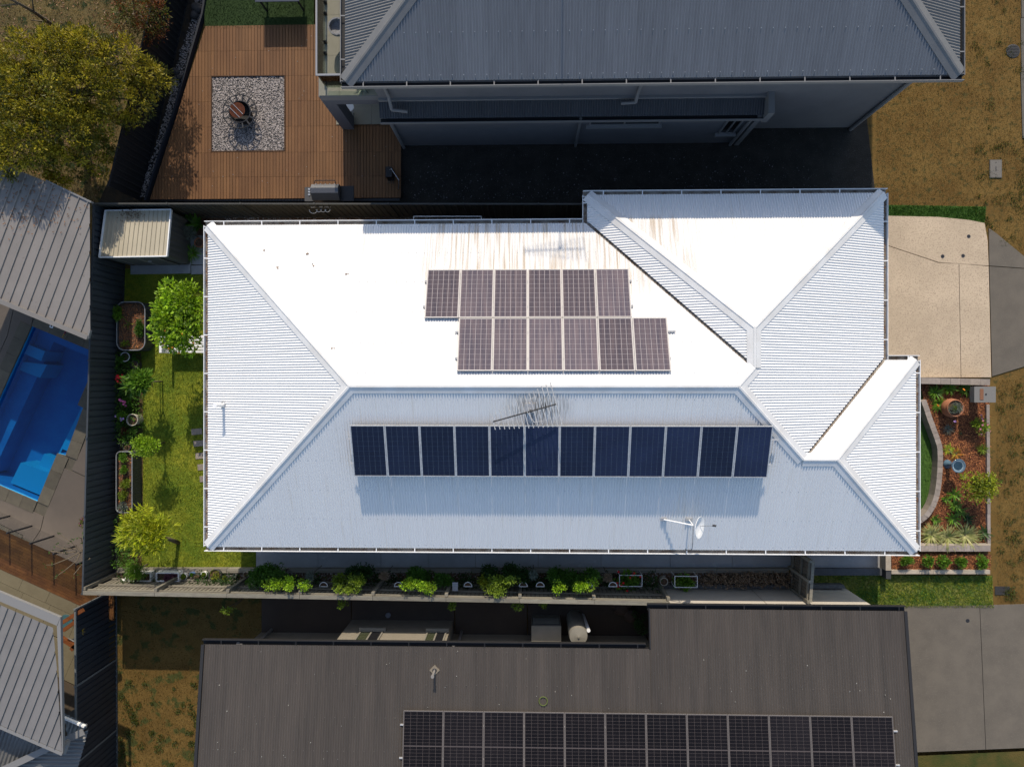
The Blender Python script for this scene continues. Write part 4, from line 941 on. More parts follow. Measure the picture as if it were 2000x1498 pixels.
for x, y, l in ((1892, 462, 'upper right'), (1841, 501, 'left'), (1881, 500, 'lower right')):
    c = P(x, y, .05); t = thing('drain_cap', l + ' one of the three small round drain caps in the driveway', 'drain cap', c, 'drain caps in the driveway')
    MB().lathe(c, [(.045, .004), (.06, .006), (.062, .0)], 16).build('ring', greypot, t); MB().disc((c.x, c.y, c.z + .004), .046, 16).build('lid', dmetal, t)
GR = PX([(1700, 400), (1926, 404), (1923, 436), (1893, 430), (1832, 424), (1700, 421)], .02); sheet(GR, .02).build('front_grass_strip', lawn2, kind='structure'); grass('strip_blades', GR, 5000, .05, blade2, .02)
FL = PX([(1700, 745), (1800, 745), (1840, 870), (1838, 960), (1800, 1030), (1700, 1030)], .02); sheet(FL, .02).build('front_lawn', lawn2, kind='structure'); grass('front_lawn_blades', FL, 7000, .04, blade2, .02)
q = PX([(1730, 742), (1930, 742), (1933, 1070), (1730, 1070)], .012)
edge = [(1800, 762), (1804, 782), (1812, 805), (1821, 831), (1829, 852), (1836, 872), (1837, 895), (1836, 920), (1833, 950), (1829, 972), (1821, 992), (1810, 1007), (1796, 1018), (1780, 1026)]
MBP = PX(edge[::-1] + [(1800, 742), (1932, 746), (1934, 1078), (1780, 1078)], .10)
sheet(MBP[::-1], .10).build('mulch_bed', mulch, kind='structure')
MB2 = PX([(1741, 1080), (1934, 1082), (1934, 1114), (1741, 1114)], .16); sheet(MB2, .16).build('lower_mulch_bed', mulch, kind='structure')
m = MB()
for poly, z, n_ in ((MBP, .11, 9000), (MB2, .17, 2600)):
    for x, y in scat(poly, n_): m.leaf(Vector((x, y, z + random.uniform(0, .02))), Vector((random.uniform(-1, 1), random.uniform(-1, 1), random.uniform(-.1, .35))), Vector((0, 0, 1)), random.uniform(.03, .075), .022, random.random())
m.build('bark_chips', chip, kind='stuff')
def blocks(label, pts, z, h, wd, L, mat, cat='garden edging', z0=-.05, closed=False, gap=.006):
    pts = [Vector((p.x, p.y, 0)) for p in PX(pts, z)]; t = thing('block_edging', label, cat, (pts[0].x, pts[0].y, 0))
    seg = [(pts[i + 1] - pts[i]).length for i in range(len(pts) - 1)]; T = sum(seg); n = max(1, round(T / L)); 
    def at(s):
        i = 0
        while i < len(seg) - 1 and s > seg[i]: s -= seg[i]; i += 1
        return pts[i] + (pts[i + 1] - pts[i]).normalized() * s
    for k in range(n):
        a, b = at(T * k / n), at(T * (k + 1) / n); a2, b2 = at(max(0, T * k / n - .03)), at(min(T, T * (k + 1) / n + .03))
        d = (b - a).normalized(); L_ = (b - a).length - gap
        MB().obox(((a.x + b.x) / 2, (a.y + b.y) / 2), d, L_, wd, z0, z + random.uniform(-.006, .006)).build('block', mat, t)
    return t
blocks('curved row of brown blocks between the front lawn and the mulch bed', edge[1:], .34, 0, .17, .19, block)
blocks('straight row of brown blocks between the driveway and the mulch bed', [(1799, 743.5), (1934, 746.5)], .42, 0, .20, .30, block)
blocks('brown block wall between the big mulch bed and the lower shrub bed', [(1797, 1071), (1935, 1071)], .30, 0, .19, .30, block)
blocks('pale capping row of blocks along the upper side of the lower wall', [(1797, 1063.5), (1935, 1064.5)], .26, 0, .07, .42, blockl)
blocks('narrow brown kerb at the right side of the mulch bed', [(1930, 790), (1932, 1064)], .20, 0, .10, .5, block)
blocks('short pale block wall at the end of the side path', [(1735, 1079), (1735, 1114)], .42, 0, .17, .28, blockl)
blocks('stepped sandy block kerb below the lower shrub bed', [(1741, 1117), (1934, 1117)], .26, 0, .13, .46, blockl)
blocks('dark stepped block kerb beside the side path near the gate', [(1582, 1117), (1741, 1117)], .18, 0, .22, .9, M('dark_block', (.075, .08, .09), (.06, .065, .07), scale=6, rough=.9))
MB().box(P(1719.5, 0, .04).x, P(1729, 0, .04).x, P(0, 1111, 0).y, P(0, 1040, 0).y, 0, .40).build('dark_path_end_wall', M('dark_wall', (.05, .05, .05), rough=.9), label='low dark wall closing the end of the side path', cat='low wall')
G3 = PX([(1555, 1122), (1938, 1124), (1940, 1186), (1690, 1186), (1648, 1146), (1555, 1142)], .02)
sheet(G3, .02).build('lower_front_grass', lawn3, kind='structure'); grass('lower_front_blades', G3, 9000, .05, blade, .02); grass('lower_front_tufts', G3, 7000, .05, blade2, .02)
# letterbox
a, b = P(1903, 755, .95), P(1945, 786, .95); t = thing('letterbox', 'grey flat topped letterbox with rusty mail slot at the top right of the mulch bed', 'letterbox', ((a.x + b.x) / 2, (a.y + b.y) / 2, 0))
MB().box(a.x, b.x, b.y, a.y, .74, .95).build('box', M('letterbox_render', (.17, .16, .145), rough=.9), t); MB().box(b.x - .32, b.x - .04, b.y + .12, a.y - .12, 0, .74).build('post', MATS['letterbox_render'], t)
p, q = P(1914, 759.5, .96), P(1921, 781, .96); MB().box(p.x, q.x, q.y, p.y, .90, .962).build('lid', brass, t)
c = P(1926, 770, .96); MB().tube((c.x, c.y, .95), (c.x, c.y, .965), .025).build('lock', dmetal, t)
# terracotta barrel pot
c = P(1863, 797, .45); c.z = .1; t = thing('barrel_pot', 'big terracotta barrel pot with silver green plants in the mulch bed', 'pot', c)
MB().lathe(c, [(.001, 0), (.20, 0), (.29, .12), (.31, .22), (.29, .36), (.265, .42), (.275, .45), (.25, .45), (.24, .38), (.001, .38)], 28).build('vessel', terra, t, smooth=True)
MB().disc((c.x, c.y, c.z + .40), .24).build('soil', soil, t)
bush('pot_plant', 'silver green trailing succulent filling the terracotta barrel pot', 'plant', 1864, 798, .48, .24, .10, L_grey, base=.48, clumps=26, leaves=34, L=.05, W=.02, stem=False)
bush('pot_plant', 'small lime and rust rosette in the middle of the terracotta barrel pot', 'plant', 1866, 797, .52, .10, .08, L_ygreen, base=.52, clumps=5, leaves=20, L=.07, W=.03, stem=False)
# birdbath
c = P(1850, 906, .1); t = thing('birdbath', 'blue glazed birdbath with a wide shallow bowl in the mulch bed', 'birdbath', c)
MB().lathe(c, [(.001, 0), (.15, 0), (.145, .04), (.10, .09), (.06, .16), (.055, .42), (.09, .46), (.001, .46)], 24).build('pedestal', blueglaze, t, smooth=True)
MB().lathe((c.x + .04, c.y, c.z + .44), [(.001, 0), (.08, .0), (.19, .05), (.225, .10), (.215, .105), (.175, .07), (.001, .045)], 32).build('bowl', blueglaze, t, smooth=True)
MB().lathe((c.x + .04, c.y, c.z + .44), [(.001, .052), (.17, .075)], 32).build('bowl_lining', blueglaze2, t, smooth=True)
MB().disc((c.x + .04, c.y, c.z + .512), .174, 28).build('bath_water', clear, t)
m = MB()
for k in range(30):
    a_ = k * 2 * math.pi / 30; m.beam((c.x + .04 + math.cos(a_) * .165, c.y + math.sin(a_) * .165, c.z + .522), (c.x + .04 + math.cos(a_) * .205, c.y + math.sin(a_) * .205, c.z + .545), .008, .006)
m.build('bowl_fluting', blueglaze2, t)
# plants of the mulch bed
for x, y, l, fl in ((1825, 766, 'agapanthus clump nearest the upper left corner of the mulch bed', 0), (1851, 757, 'agapanthus clump second along the top wall of the mulch bed', 0), (1882, 758, 'agapanthus clump third along the top wall, with an orange flower', 1), (1831, 789, 'agapanthus clump left of the terracotta barrel pot', 1)):
    t = rosette('agapanthus', l, 'plant', x, y, .11, .36, 60, .034, L_mid, lift=.7, droop=.5, group='strap leaved clumps in the mulch bed')
    if fl:
        m = MB(); c = P(x + 1, y + 3, .4)
        for k in range(8): m.leaf(c, rv(), Vector((0, 0, 1)), .05, .04, .5)
        m.build('flower', orange, t)
t = rosette('society_garlic', 'fine silver grass clump with mauve flower in the barrel pot shadow', 'plant', 1849, 838, .11, .24, 60, .008, L_grey, lift=.8, droop=.4)
m = MB(); a = P(1849, 838, .11); b = P(1865, 823, .5); m.tube(a, b, .004, n=4); m.build('stem', L_mid, t); m = MB(); [m.leaf(b, rv(), Vector((0, 0, 1)), .05, .03, .5) for k in range(14)]; m.build('flower', lilac, t)
bush('pink_shrub', 'small shrub with dusty pink flower heads beside the letterbox shadow', 'shrub', 1916, 829, .1, .34, .5, L_ygreen, base=.1, extra=[('flower', M('dusty_pink', (.42, .16, .18), rough=.7), 9, .045)])
rosette('lime_grass', 'tuft of fine lime green grass against the right kerb', 'plant', 1917, 877, .11, .26, 90, .012, L_ygreen, lift=.9, droop=.6)
rosette('seedling', 'tiny green seedling alone in the mulch right of the barrel pot', 'plant', 1876, 846, .11, .09, 12, .03, L_green)
rosette('croton', 'yellow leaved lily pair above the birdbath', 'plant', 1853, 878, .11, .30, 22, .055, L_gold, lift=.4)
rosette('croton', 'orange tinged lily just above the birdbath bowl', 'plant', 1867, 886, .11, .34, 24, .05, M('orange_leaf', (.42, .14, .02), (.25, .25, .03), scale=8, tint=.4, trans=.3), lift=.4)
rosette('croton', 'small yellow flowered plant right below the birdbath bowl', 'plant', 1880, 930, .11, .2, 12, .05, L_gold, lift=.5)
tree('golden_shrub', 'open golden green shrub at the right kerb of the mulch bed', 1913, 950, .75, .52, .62, .2, 62, 28, .085, .045, L_gold, .15, trunk=(-.05, -.1), tr=.03, base=.1)
for x, y, l, L_ in ((1862, 966, 'lit lily clump in the birdbath shadow', .28), (1845, 975, 'small green lily left of the lit clump', .16), (1864, 986, 'tall lily clump in the middle of the lower mulch bed', .3), (1872, 998, 'lime lily clump below the tall one', .26), (1859, 1012, 'low lily clump above the striped plants', .26), (1888, 1012, 'dark green lily right of the low clump', .24), (1826, 1015, 'small green lily close to the curved blocks', .18), (1918, 1040, 'shaded fern by the lower right kerb', .28)):
    rosette('lily_clump', l, 'plant', x, y, .11, L_ * 1.3, 24, .045, L_mid if 'dark' not in l and 'shaded' not in l else L_dark, lift=.7, droop=.4, group='lily clumps in the mulch bed')  # the shaded fern takes the dark leaf: shade put into its colour
for x, y, l in ((1818, 1044, 'left'), (1850, 1049, 'middle'), (1884, 1044, 'right')):
    rosette('striped_flax', l + ' one of three cream striped flax clumps above the lower block wall', 'plant', x, y, .12, .56, 120, .030, L_cream, lift=.5, droop=.32, group='cream striped flax clumps')
for i, (x, y) in enumerate([(1771, 1097), (1811, 1096), (1844, 1098), (1876, 1097), (1917, 1098)]):
    bush('round_shrub', ord_(i) + ' small round green shrub from the left in the lower mulch bed', 'shrub', x, y, .17, random.uniform(.21, .28), .34, L_mid, group='round shrubs in the lower bed', base=.16, leaves=44, L=.06, W=.04)
# verge
t = thing('footpath', 'pale concrete footpath along the top right edge', 'footpath', P(2005, 100, 0))
for a, b in ((-220, -95), (-94, 35), (36, 140), (141, 270)): slabp(t, [(1994, a), (2090, a), (2090, b), (1995.5 + (2 if a > 100 else 0), b)], .03, M('verge_concrete', (.12, .11, .09), (.10, .09, .075), scale=2, rough=.9) if 'verge_concrete' not in MATS else MATS['verge_concrete'])
c = P(1979, 100, .02); t = thing('manhole_cover', 'round dark steel manhole cover in the dry verge', 'manhole cover', c); MB().lathe((c.x, c.y, 0), [(.2, .025), (.22, .02), (.23, 0)], 28).build('ring', greypot, t); MB().disc((c.x, c.y, .022), .2, 28).build('lid', M('manhole_steel', (.035, .030, .026), rough=.7), t)
for k in range(7):
    yy = c.y - .15 + k * .05; hl = math.sqrt(max(0, .19 ** 2 - (yy - c.y) ** 2)); MB().box(c.x - hl, c.x + hl, yy - .008, yy + .008, .022, .03).build('tread_bar', greypot, t)
c = P(1945, 330, .03); t = thing('meter_cover', 'rectangular concrete meter cover with small lettering in the dry verge', 'meter cover', c)
MB().box(c.x - .20, c.x + .20, c.y - .30, c.y + .30, 0, .03).build('frame', MATS['verge_concrete'], t); MB().box(c.x - .18, c.x + .18, c.y - .28, c.y + .28, .03, .036).build('lid', M('cover_concrete', (.15, .135, .115), rough=.9), t)
for k, yy in enumerate((-.2, .2)): MB().tube((c.x, c.y + yy, .036), (c.x, c.y + yy, .040), .012).build('lift_hole', dmetal, t)
m = MB(); x = c.x; lc = MATS['cover_concrete']
m.path([(x - .02, c.y + .06, .04), (x + .02, c.y + .06, .04)], .005, n=4)
m.path([(x + .02 * math.cos(a), c.y + .01 + .025 * math.sin(a), .04) for a in [R(40 + k * 35) for k in range(9)]], .005, n=4)
m.path([(x + .02 * math.cos(a), c.y - .06 + .025 * math.sin(a), .04) for a in [k * .785 for k in range(8)]], .005, n=4, closed=True); m.build('lettering', greypot, t)
c = P(1957, 1153, .0); MB().box(c.x - .24, c.x + .24, c.y - .14, c.y + .14, -.02, .02).build('cover_plate', M('dark_cover', (.03, .028, .027), rough=.8), label='dark flat cover plate in the verge at the lower right', cat='cover plate')
VG = PX([(1712, -60), (2100, -60), (2100, 500), (2000, 500), (1940, 450), (1940, 402), (1712, 400)], .0); grass('verge_grass', VG, 26000, .05, blade3, .0, wd=.006)
VG2 = PX([(1945, 745), (2100, 720), (2100, 1180), (1948, 1180)], .0); grass('lower_verge_grass', VG2, 9000, .05, blade3, .0, wd=.006)
m = MB()
spots = [P(random.uniform(1946, 2040), random.uniform(745, 1180), 0) for _ in range(70)] + [P(random.uniform(1900, 2030), random.uniform(250, 480), 0) for _ in range(40)] + [P(random.uniform(1900, 2000), random.uniform(-20, 300), 0) for _ in range(14)]
for s_ in spots:
    rr = random.uniform(.05, .22)
    for _ in range(int(34 * rr / .12)):
        a = random.uniform(0, 6.28); q = rr * random.random() ** .6; m.leaf(Vector((s_.x + math.cos(a) * q, s_.y + math.sin(a) * q, .005)), Vector((random.uniform(-1, 1), random.uniform(-1, 1), .9)), Vector((0, 0, 1)), .06, .02, random.random())
m.build('verge_weeds', blade4, kind='stuff')
# lower right driveway
t = thing('neighbour_driveway', 'brown grey aggregate driveway of the dark roofed house at the lower right', 'driveway', P(1880, 1320, 0))
slabp(t, [(1700, 1184), (1913, 1182), (1925, 1463), (1700, 1472)], .03, pebble2); slabp(t, [(1914, 1182), (2100, 1177), (2100, 1456), (1926, 1463)], .03, pebble2)
c = P(1890, 1212, .03); MB().lathe(c, [(.001, .004), (.055, .004), (.065, .0)], 16).build('drain_cap', dmetal, label='small dark round drain cap in the lower right driveway', cat='drain cap')
G4 = PX([(1780, 1476), (2100, 1462), (2100, 1600), (1780, 1600)], .01); sheet(G4, .01).build('corner_grass', M('mixed_corner_grass', (.03, .045, .006), (.09, .065, .014), scale=1.2, rough=.95, bump=1, bscale=30), kind='structure')

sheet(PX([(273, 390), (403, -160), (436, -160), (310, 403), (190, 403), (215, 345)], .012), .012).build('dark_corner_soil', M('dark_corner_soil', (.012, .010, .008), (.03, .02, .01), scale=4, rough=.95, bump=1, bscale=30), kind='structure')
# ------------------------------------------------------------------ two storey house at the top
NZ = 5.0
nx0 = P(674, 150, NZ).x; nx1 = P(1875, 150, NZ).x; ny0 = P(1200, 154, NZ).y; ny1 = ny0 + 11.0
nh = thing('two_storey_house', 'two storey grey house with grey corrugated hip roof cut by the top edge', 'house', ((nx0 + nx1) / 2, (ny0 + ny1) / 2, 0))
nroof = bpy.data.objects.new('roof', None); COL.objects.link(nroof); nroof.parent = nh; nroof.location = (-nh.location.x, -nh.location.y, 0); WL[nroof] = Vector((0, 0, 0))
hh = (ny1 - ny0) / 2
def NF(poly, O, ud, vd, mat): face_sheets(nroof, poly, Vector((O[0], O[1], 0)), ud, vd, lambda u, v: NZ + SL * v, mat, .0762, CORR, .762)
NF([(0, 0), (nx1 - nx0, 0), (nx1 - nx0 - hh, hh), (hh, hh)], (nx0, ny0), X, Y, groofY); NF([(0, 0), (nx1 - nx0, 0), (nx1 - nx0 - hh, hh), (hh, hh)], (nx0, ny1), X, -Y, groofY)
NF([(0, 0), (2 * hh, 0), (hh, hh)], (nx0, ny0), Y, X, groofX); NF([(0, 0), (2 * hh, 0), (hh, hh)], (nx1, ny0), Y, -X, groofX)
nS_ = lambda x, y: NZ + SL * (y - ny0); nN_ = lambda x, y: NZ + SL * (ny1 - y); nW_ = lambda x, y: NZ + SL * (x - nx0); nE_ = lambda x, y: NZ + SL * (nx1 - x)
cap(nroof, (nx0, ny0), (nx0 + hh, ny0 + hh), [nS_, nW_], gcap, .22); cap(nroof, (nx1, ny0), (nx1 - hh, ny0 + hh), [nS_, nE_], gcap, .22)
cap(nroof, (nx0, ny1), (nx0 + hh, ny0 + hh), [nN_, nW_], gcap); cap(nroof, (nx1, ny1), (nx1 - hh, ny0 + hh), [nN_, nE_], gcap); cap(nroof, (nx0 + hh, ny0 + hh), (nx1 - hh, ny0 + hh), [nS_, nN_], gcap)
gtrim = M('grey_trim', (.17, .165, .16), rough=.6)
for a, b, o in (((nx0, ny0), (nx1, ny0), (0, -1)), ((nx0, ny0), (nx0, ny1), (-1, 0)), ((nx1, ny0), (nx1, ny1), (1, 0))): gutter(nh, a, b, NZ - .02, o, mat=gtrim, inner=blackpl, ext0=.12 if o[1] else 0, ext1=.12 if o[1] else 0)
wy = P(1600, 250, 0).y; wx1 = P(1662, 250, 0).x; wx0 = P(740, 183, 2.75).x
MB().box(wx0, wx1, wy, ny1 - .6, 0, NZ - .1).build('upper_wall', gwall, nh)
soffit(nh, nx0, nx1, ny0, ny1, NZ - .10, gtrim)
ly = P(1000, 283, 0).y; lx0 = P(790, 285, 0).x; lx1 = P(1436, 285, 0).x
MB().box(lx0, lx1, ly, wy, -.4, 2.45).build('lower_wall', gwall, nh)
# skillion roof between storeys
sx0, sx1 = P(742, 232, 2.5).x, P(1492, 232, 2.5).x; sy0 = P(1000, 229, 2.5).y; ssl = .30
face_sheets(nh, [(0, 0), (sx1 - sx0, 0), (sx1 - sx0, wy - sy0), (0, wy - sy0)], Vector((sx0, sy0, 0)), X, Y, lambda u, v: 2.5 + ssl * v, M('skillion_grey', (.060, .062, .068), (.052, .054, .058), rough=.5, stretch=(6, .4, .4), scale=2, rnd=.05), .0762, CORR, .762)
gutter(nh, (sx0, sy0), (sx1, sy0), 2.48, (0, -1), mat=gtrim, inner=blackpl, straps=False)
MB().box(sx0, sx1, wy - .08, wy - .003, 2.5 + ssl * (wy - sy0) + .0, 2.5 + ssl * (wy - sy0) + .1).build('flashing', gtrim, nh)
MB().box(sx1, sx1 + .18, sy0 - .12, wy, 2.2, 2.9).build('parapet_end', gtrim, nh); MB().box(lx1 - .05, lx1 + .10, ly - .1, ly + .1, -.1, 2.4).build('downpipe', gtrim, nh)
def dpipe(pts, par=nh, r=.05, mt=gtrim): MB().path([Vector(p) for p in pts], r, n=8).build('downpipe', mt, par)
a = P(738, 170, NZ - .15); zk = 2.75
dpipe([(wx0 + .15, ny0 + .05, NZ - .12), (wx0 + .35, wy - .08, NZ - .7), (wx0 + .35, wy - .08, 3.05), (wx0 + .38, wy - .35, 2.72), (wx0 + .85, wy - .40, 2.70)])
b = P(1268, 165, 4.6).x; dpipe([(b, ny0 + .05, NZ - .12), (b - .03, wy - .08, NZ - .6), (b - .06, wy - .08, 3.1), (b - .08, wy - .22, 2.76), (b - .5, wy - .24, 2.75)])
dpipe([(lx0 - .02, ly - .07, 2.35), (lx0 - .02, ly - .07, -.1)], r=.055); bb = P(1124, 283, 0).x; dpipe([(bb, ly - .07, 2.4), (bb, ly - .07, 0)], r=.045); dpipe([(lx1 - .18, ly - .08, 2.3), (lx1 - .18, ly - .08, -.1)], r=.05)
dpipe([(wx1 - .02, wy - .07, NZ - .3), (wx1 - .02, wy - .07, 0)], r=.06)
dpipe([(nx1 - .6, ny0 - .02, NZ - .16), (nx1 - .6, ny0 + .1, NZ - .3)], r=.05)
def window(par, a, b, y, z0, z1, fm, gm=glassd, sill=True):
    f = MB(); f.box(a, b, y - .05, y - .002, z0, z0 + .05); f.box(a, b, y - .05, y - .002, z1 - .05, z1); f.box(a, a + .05, y - .049, y - .002, z0 + .05, z1 - .05); f.box(b - .05, b, y - .049, y - .002, z0 + .05, z1 - .05)
    f.box((a + b) / 2 - .02, (a + b) / 2 + .02, y - .048, y - .002, z0 + .05, z1 - .05); fo = f.build('window', fm, par)
    MB().box(a + .05, b - .05, y - .02, y - .004, z0 + .05, z1 - .05).build('pane', gm, fo)
    if sill: MB().box(a - .08, b + .08, y - .12, y - .003, z0 - .09, z0).build('sill', fm, fo)
window(nh, P(1152, 236, 2.1).x, P(1292, 236, 2.1).x, ly, 1.75, 2.32, gtrim); window(nh, 6.02, 6.52, ly, .95, 2.32, gtrim)
# balcony
bx0, by0 = P(622, 188, 2.8).x, P(700, 188, 2.8).y
MB().box(bx0, wx0 + .02, by0, ny1, 2.5, 2.78).build('balcony_slab', gtrim, nh)
tile = M('cream_floor_tile', (.205, .195, .150), (.185, .176, .136), scale=2, rough=.6, rnd=.05)
kx = 0
x = bx0 + .02
while x < wx0 - .05:
    y = by0 + .02; x2 = min(x + .6, wx0)
    while y < by0 + 4: MB().box(x + .003, x2 - .003, y + .003, y + .597, 2.78, 2.80).build('floor_tile', tile, nh); y += .6
    x += .6
MB().box(bx0, bx0 + .38, by0, by0 + .42, 0, 2.5).build('column', M('column_render', (.13, .125, .13), rough=.9), nh); MB().box(bx0 + .38, wx0, by0 + .0, by0 + .25, 2.2, 2.5).build('beam', MATS['column_render'], nh)
bal = MB(); rx, ry, rz = P(617, 148, 3.67).x, P(640, 149, 3.67).y, 3.67
bal.box(rx, rx + .05, ry, ny1, rz, rz + .04); bal.box(rx + .05, nx0 + 1.5, ry, ry + .05, rz, rz + .04); bo = bal.build('balustrade_rail', M('pale_rail', (.24, .24, .25), rough=.4), nh)
y = ry + .06
while y < ny1: MB().box(rx + .015, rx + .03, y, y + 1.15, 2.86, rz).build('glass_panel', clear, nh); MB().box(rx - .02, rx + .07, y + .1, y + .16, 2.8, 2.92).build('glass_clamp', dmetal, nh); MB().box(rx - .02, rx + .07, y + .95, y + 1.01, 2.8, 2.92).build('glass_clamp', dmetal, nh); y += 1.18
for x in (rx + .08, ): MB().box(x, nx0 + 1.4, ry + .015, ry + .03, 2.86, rz).build('glass_panel', clear, nh)
rosette('potted_agave', 'grey spiky pot plant at the balcony corner under the gutter', 'plant', 708, 172, 2.82, .38, 26, .05, L_grey, lift=.5)
c = P(662, 72, 2.82); t = thing('outdoor_chair', 'pale woven chair on the balcony half under the roof edge', 'chair', c)
MB().lathe((c.x + .1, c.y, 2.82), [(.001, .35), (.16, .36), (.24, .45), (.26, .60), (.22, .60), (.20, .48), (.001, .42)], 16).build('seat', M('woven_grey', (.22, .22, .23), (.12, .12, .12), scale=30, rough=.9), t); MB().tube((c.x + .1, c.y, 2.81), (c.x + .1, c.y, 3.2), .05).build('leg', white, t)
# ground patio tiles
t = thing('patio', 'cream tiled patio under the balcony corner', 'patio', P(730, 230, 0)); y0_, x0_ = P(0, 252, .1).y, P(692, 0, .1).x
for i in range(5):
    for j in range(4): MB().box(x0_ + i * .6 - .6 + .003, x0_ + i * .6 - .003, y0_ + j * .6 + .003, y0_ + j * .6 + .597, 0, .17).build('floor_tile', tile, t)
c = P(683, 210, .6); t = thing('round_side_table', 'round white side table behind the balcony column', 'side table', (c.x, c.y, .17)); MB().tube((c.x, c.y, .58), (c.x, c.y, .61), .14, n=20).build('tabletop', white, t); MB().tube((c.x, c.y, .17), (c.x, c.y, .58), .03).build('leg', white, t)
m = MB()
for v in (.12, 1.05, 2.0, 2.95):
    x = nx0 + v + .3
    while x < nx1 - v - .2: screw(x, ny0 + v, nS_(x, ny0 + v) + .012); x += .0762 * 4
m.build('roof_screws', galv, nroof, kind='stuff')
# aerial far up on the ridge
aerial((P(1087, 470, 3).x, ny0 + hh, NZ + SL * hh), (P(1087, 470, 3).x, ny0 + hh - .1, NZ + SL * hh + 2.0), (1, .05, 0), 'television aerial on the ridge of the two storey house', s=1.0)
# litter and fittings in the side yard
m = MB()
for x, y in scat(PX([(800, 295), (1560, 275), (1600, 385), (800, 390)]), 3800):
    k_ = (math.sin(x * 1.3) + math.sin(x * .6 + y * 2.2 + 1) + 2) / 4 * max(0, min(1, (7.9 - y) / 1.6))
    if random.random() < k_ * .55: m.rock((x, y, .01), random.uniform(.008, .024), random.random() ** 2)
m.build('scattered_stones', M('dull_pebbles', (.16, .16, .17), (.08, .08, .085), scale=20, tint=.6), kind='stuff')
t = thing('clothes_airer', 'black folded airer leaning at the dark right end of the deck', 'airer', P(762, 340, 0)); a = P(752, 345, .8)
for k in range(4): MB().tube((a.x + k * .06, a.y + .25, .05), (a.x + k * .06 + .1, a.y - .25, .85), .012).build('rod', dmetal, t)
MB().path([P(757, 335, .1), P(764, 330, .9), P(779, 352, .9), P(778, 370, .1)], .014).build('frame', galv, t)
MB().box(P(753, 0, .6).x, P(765, 0, .6).x, P(0, 352, .6).y, P(0, 332, .6).y, .15, .6).build('cover', blackpl, t)

# ------------------------------------------------------------------ red brown deck
DK = PX([(399, 57), (613, 57), (780, 57), (780, 392), (292, 392)], .15)
deck = thing('timber_deck', 'red brown timber deck with a square of white pebbles in the top left', 'deck', P(520, 220, 0))
rows = [P(0, v, .15).y for v in (57, 106, 155, 204, 253, 303, 350, 392)]; gx0, gx1, gy1, gy0 = P(413, 0, .15).x, P(556, 0, .15).x, P(0, 154.5, .15).y, P(0, 300, .15).y
dxl = lambda y: DK[4].x + (DK[0].x - DK[4].x) * (y - DK[4].y) / (DK[0].y - DK[4].y)
pit = .106
for r_ in range(7):
    m = MB(); yt, yb = rows[r_] - .003, rows[r_ + 1] + .003; x = DK[4].x
    while x < P(779, 0, .15).x:
        x1_ = x + pit - .012; cx = (x + x1_) / 2; segs = [(yb, yt)]
        out = []
        for a, b in segs:
            if gx0 < cx < gx1:
                if b <= gy0 or a >= gy1: out.append((a, b))
                else:
                    if a < gy0 - .01: out.append((a, gy0))
                    if b > gy1 + .01: out.append((gy1, b))
            else: out.append((a, b))
        dA, dB = DK[4], DK[0]; hn = (-(dB.y - dA.y), dB.x - dA.x, 0); hp = (hn[0], hn[1], hn[0] * dA.x + hn[1] * dA.y)
        for a, b in out:
            q_ = clip([(x, a), (x1_, a), (x1_, b), (x, b)], [hp])
            if q_: m.prism(q_, .12, .15 + random.uniform(-.0012, .0012), random.random())
        x += pit
    m.build('deck_boards', deckm, deck, kind='stuff')
sheet([(p.x, p.y) for p in DK[:1] + DK[2:]], .10).build('deck_underlay', blackpl, deck)
for a, b in (((gx0, gy0), (gx1, gy0)), ((gx1, gy0), (gx1, gy1)), ((gx1, gy1), (gx0, gy1)), ((gx0, gy1), (gx0, gy0))):
    MB().beam((*a, .135), (*b, .135), .03, .05).build('pebble_edging', M('deck_trim', (.06, .03, .015), rough=.8) if 'deck_trim' not in MATS else MATS['deck_trim'], deck)
sheet([(gx0, gy0), (gx1, gy0), (gx1, gy1), (gx0, gy1)], .112).build('pebble_bed', M('pebble_base', (.13, .12, .11), (.05, .045, .042), scale=25, rough=.9, lo=.45, hi=.55), kind='structure')
m = MB()
for _ in range(6500): m.rock((random.uniform(gx0 + .02, gx1 - .02), random.uniform(gy0 + .02, gy1 - .02), .122), random.uniform(.012, .030), random.random(), sq=.6)
for _ in range(60): p = P(random.uniform(330, 760), random.uniform(70, 385), .155); m.rock(p, .012, 1.0)
m.build('white_pebbles', stone, kind='stuff')
TF = PX([(398, -60), (613, -60), (613, 56.5), (400, 56.5)], .14); MB().prism([(p.x, p.y) for p in TF], 0, .14).build('turf_square', turf, kind='structure'); grass('turf_blades', TF, 9000, .03, M('turf_blade_dark', (.014, .036, .004), (.02, .045, .007), tint=.4), .14)
# table at the top
a, b = P(498, -55, .9), P(584, 3, .9); t = thing('outdoor_table', 'dark table tennis style table at the top edge standing on artificial turf', 'table', ((a.x + b.x) / 2, (a.y + b.y) / 2, .14))
MB().box(a.x, b.x, b.y, a.y, .87, .9).build('tabletop', M('table_blue_grey', (.03, .04, .06), rough=.5), t)
for x in (a.x + .08, b.x - .12):
    for y in (b.y + .08, a.y - .1): MB().box(x, x + .05, y, y + .05, .14, .87).build('leg', dmetal, t)
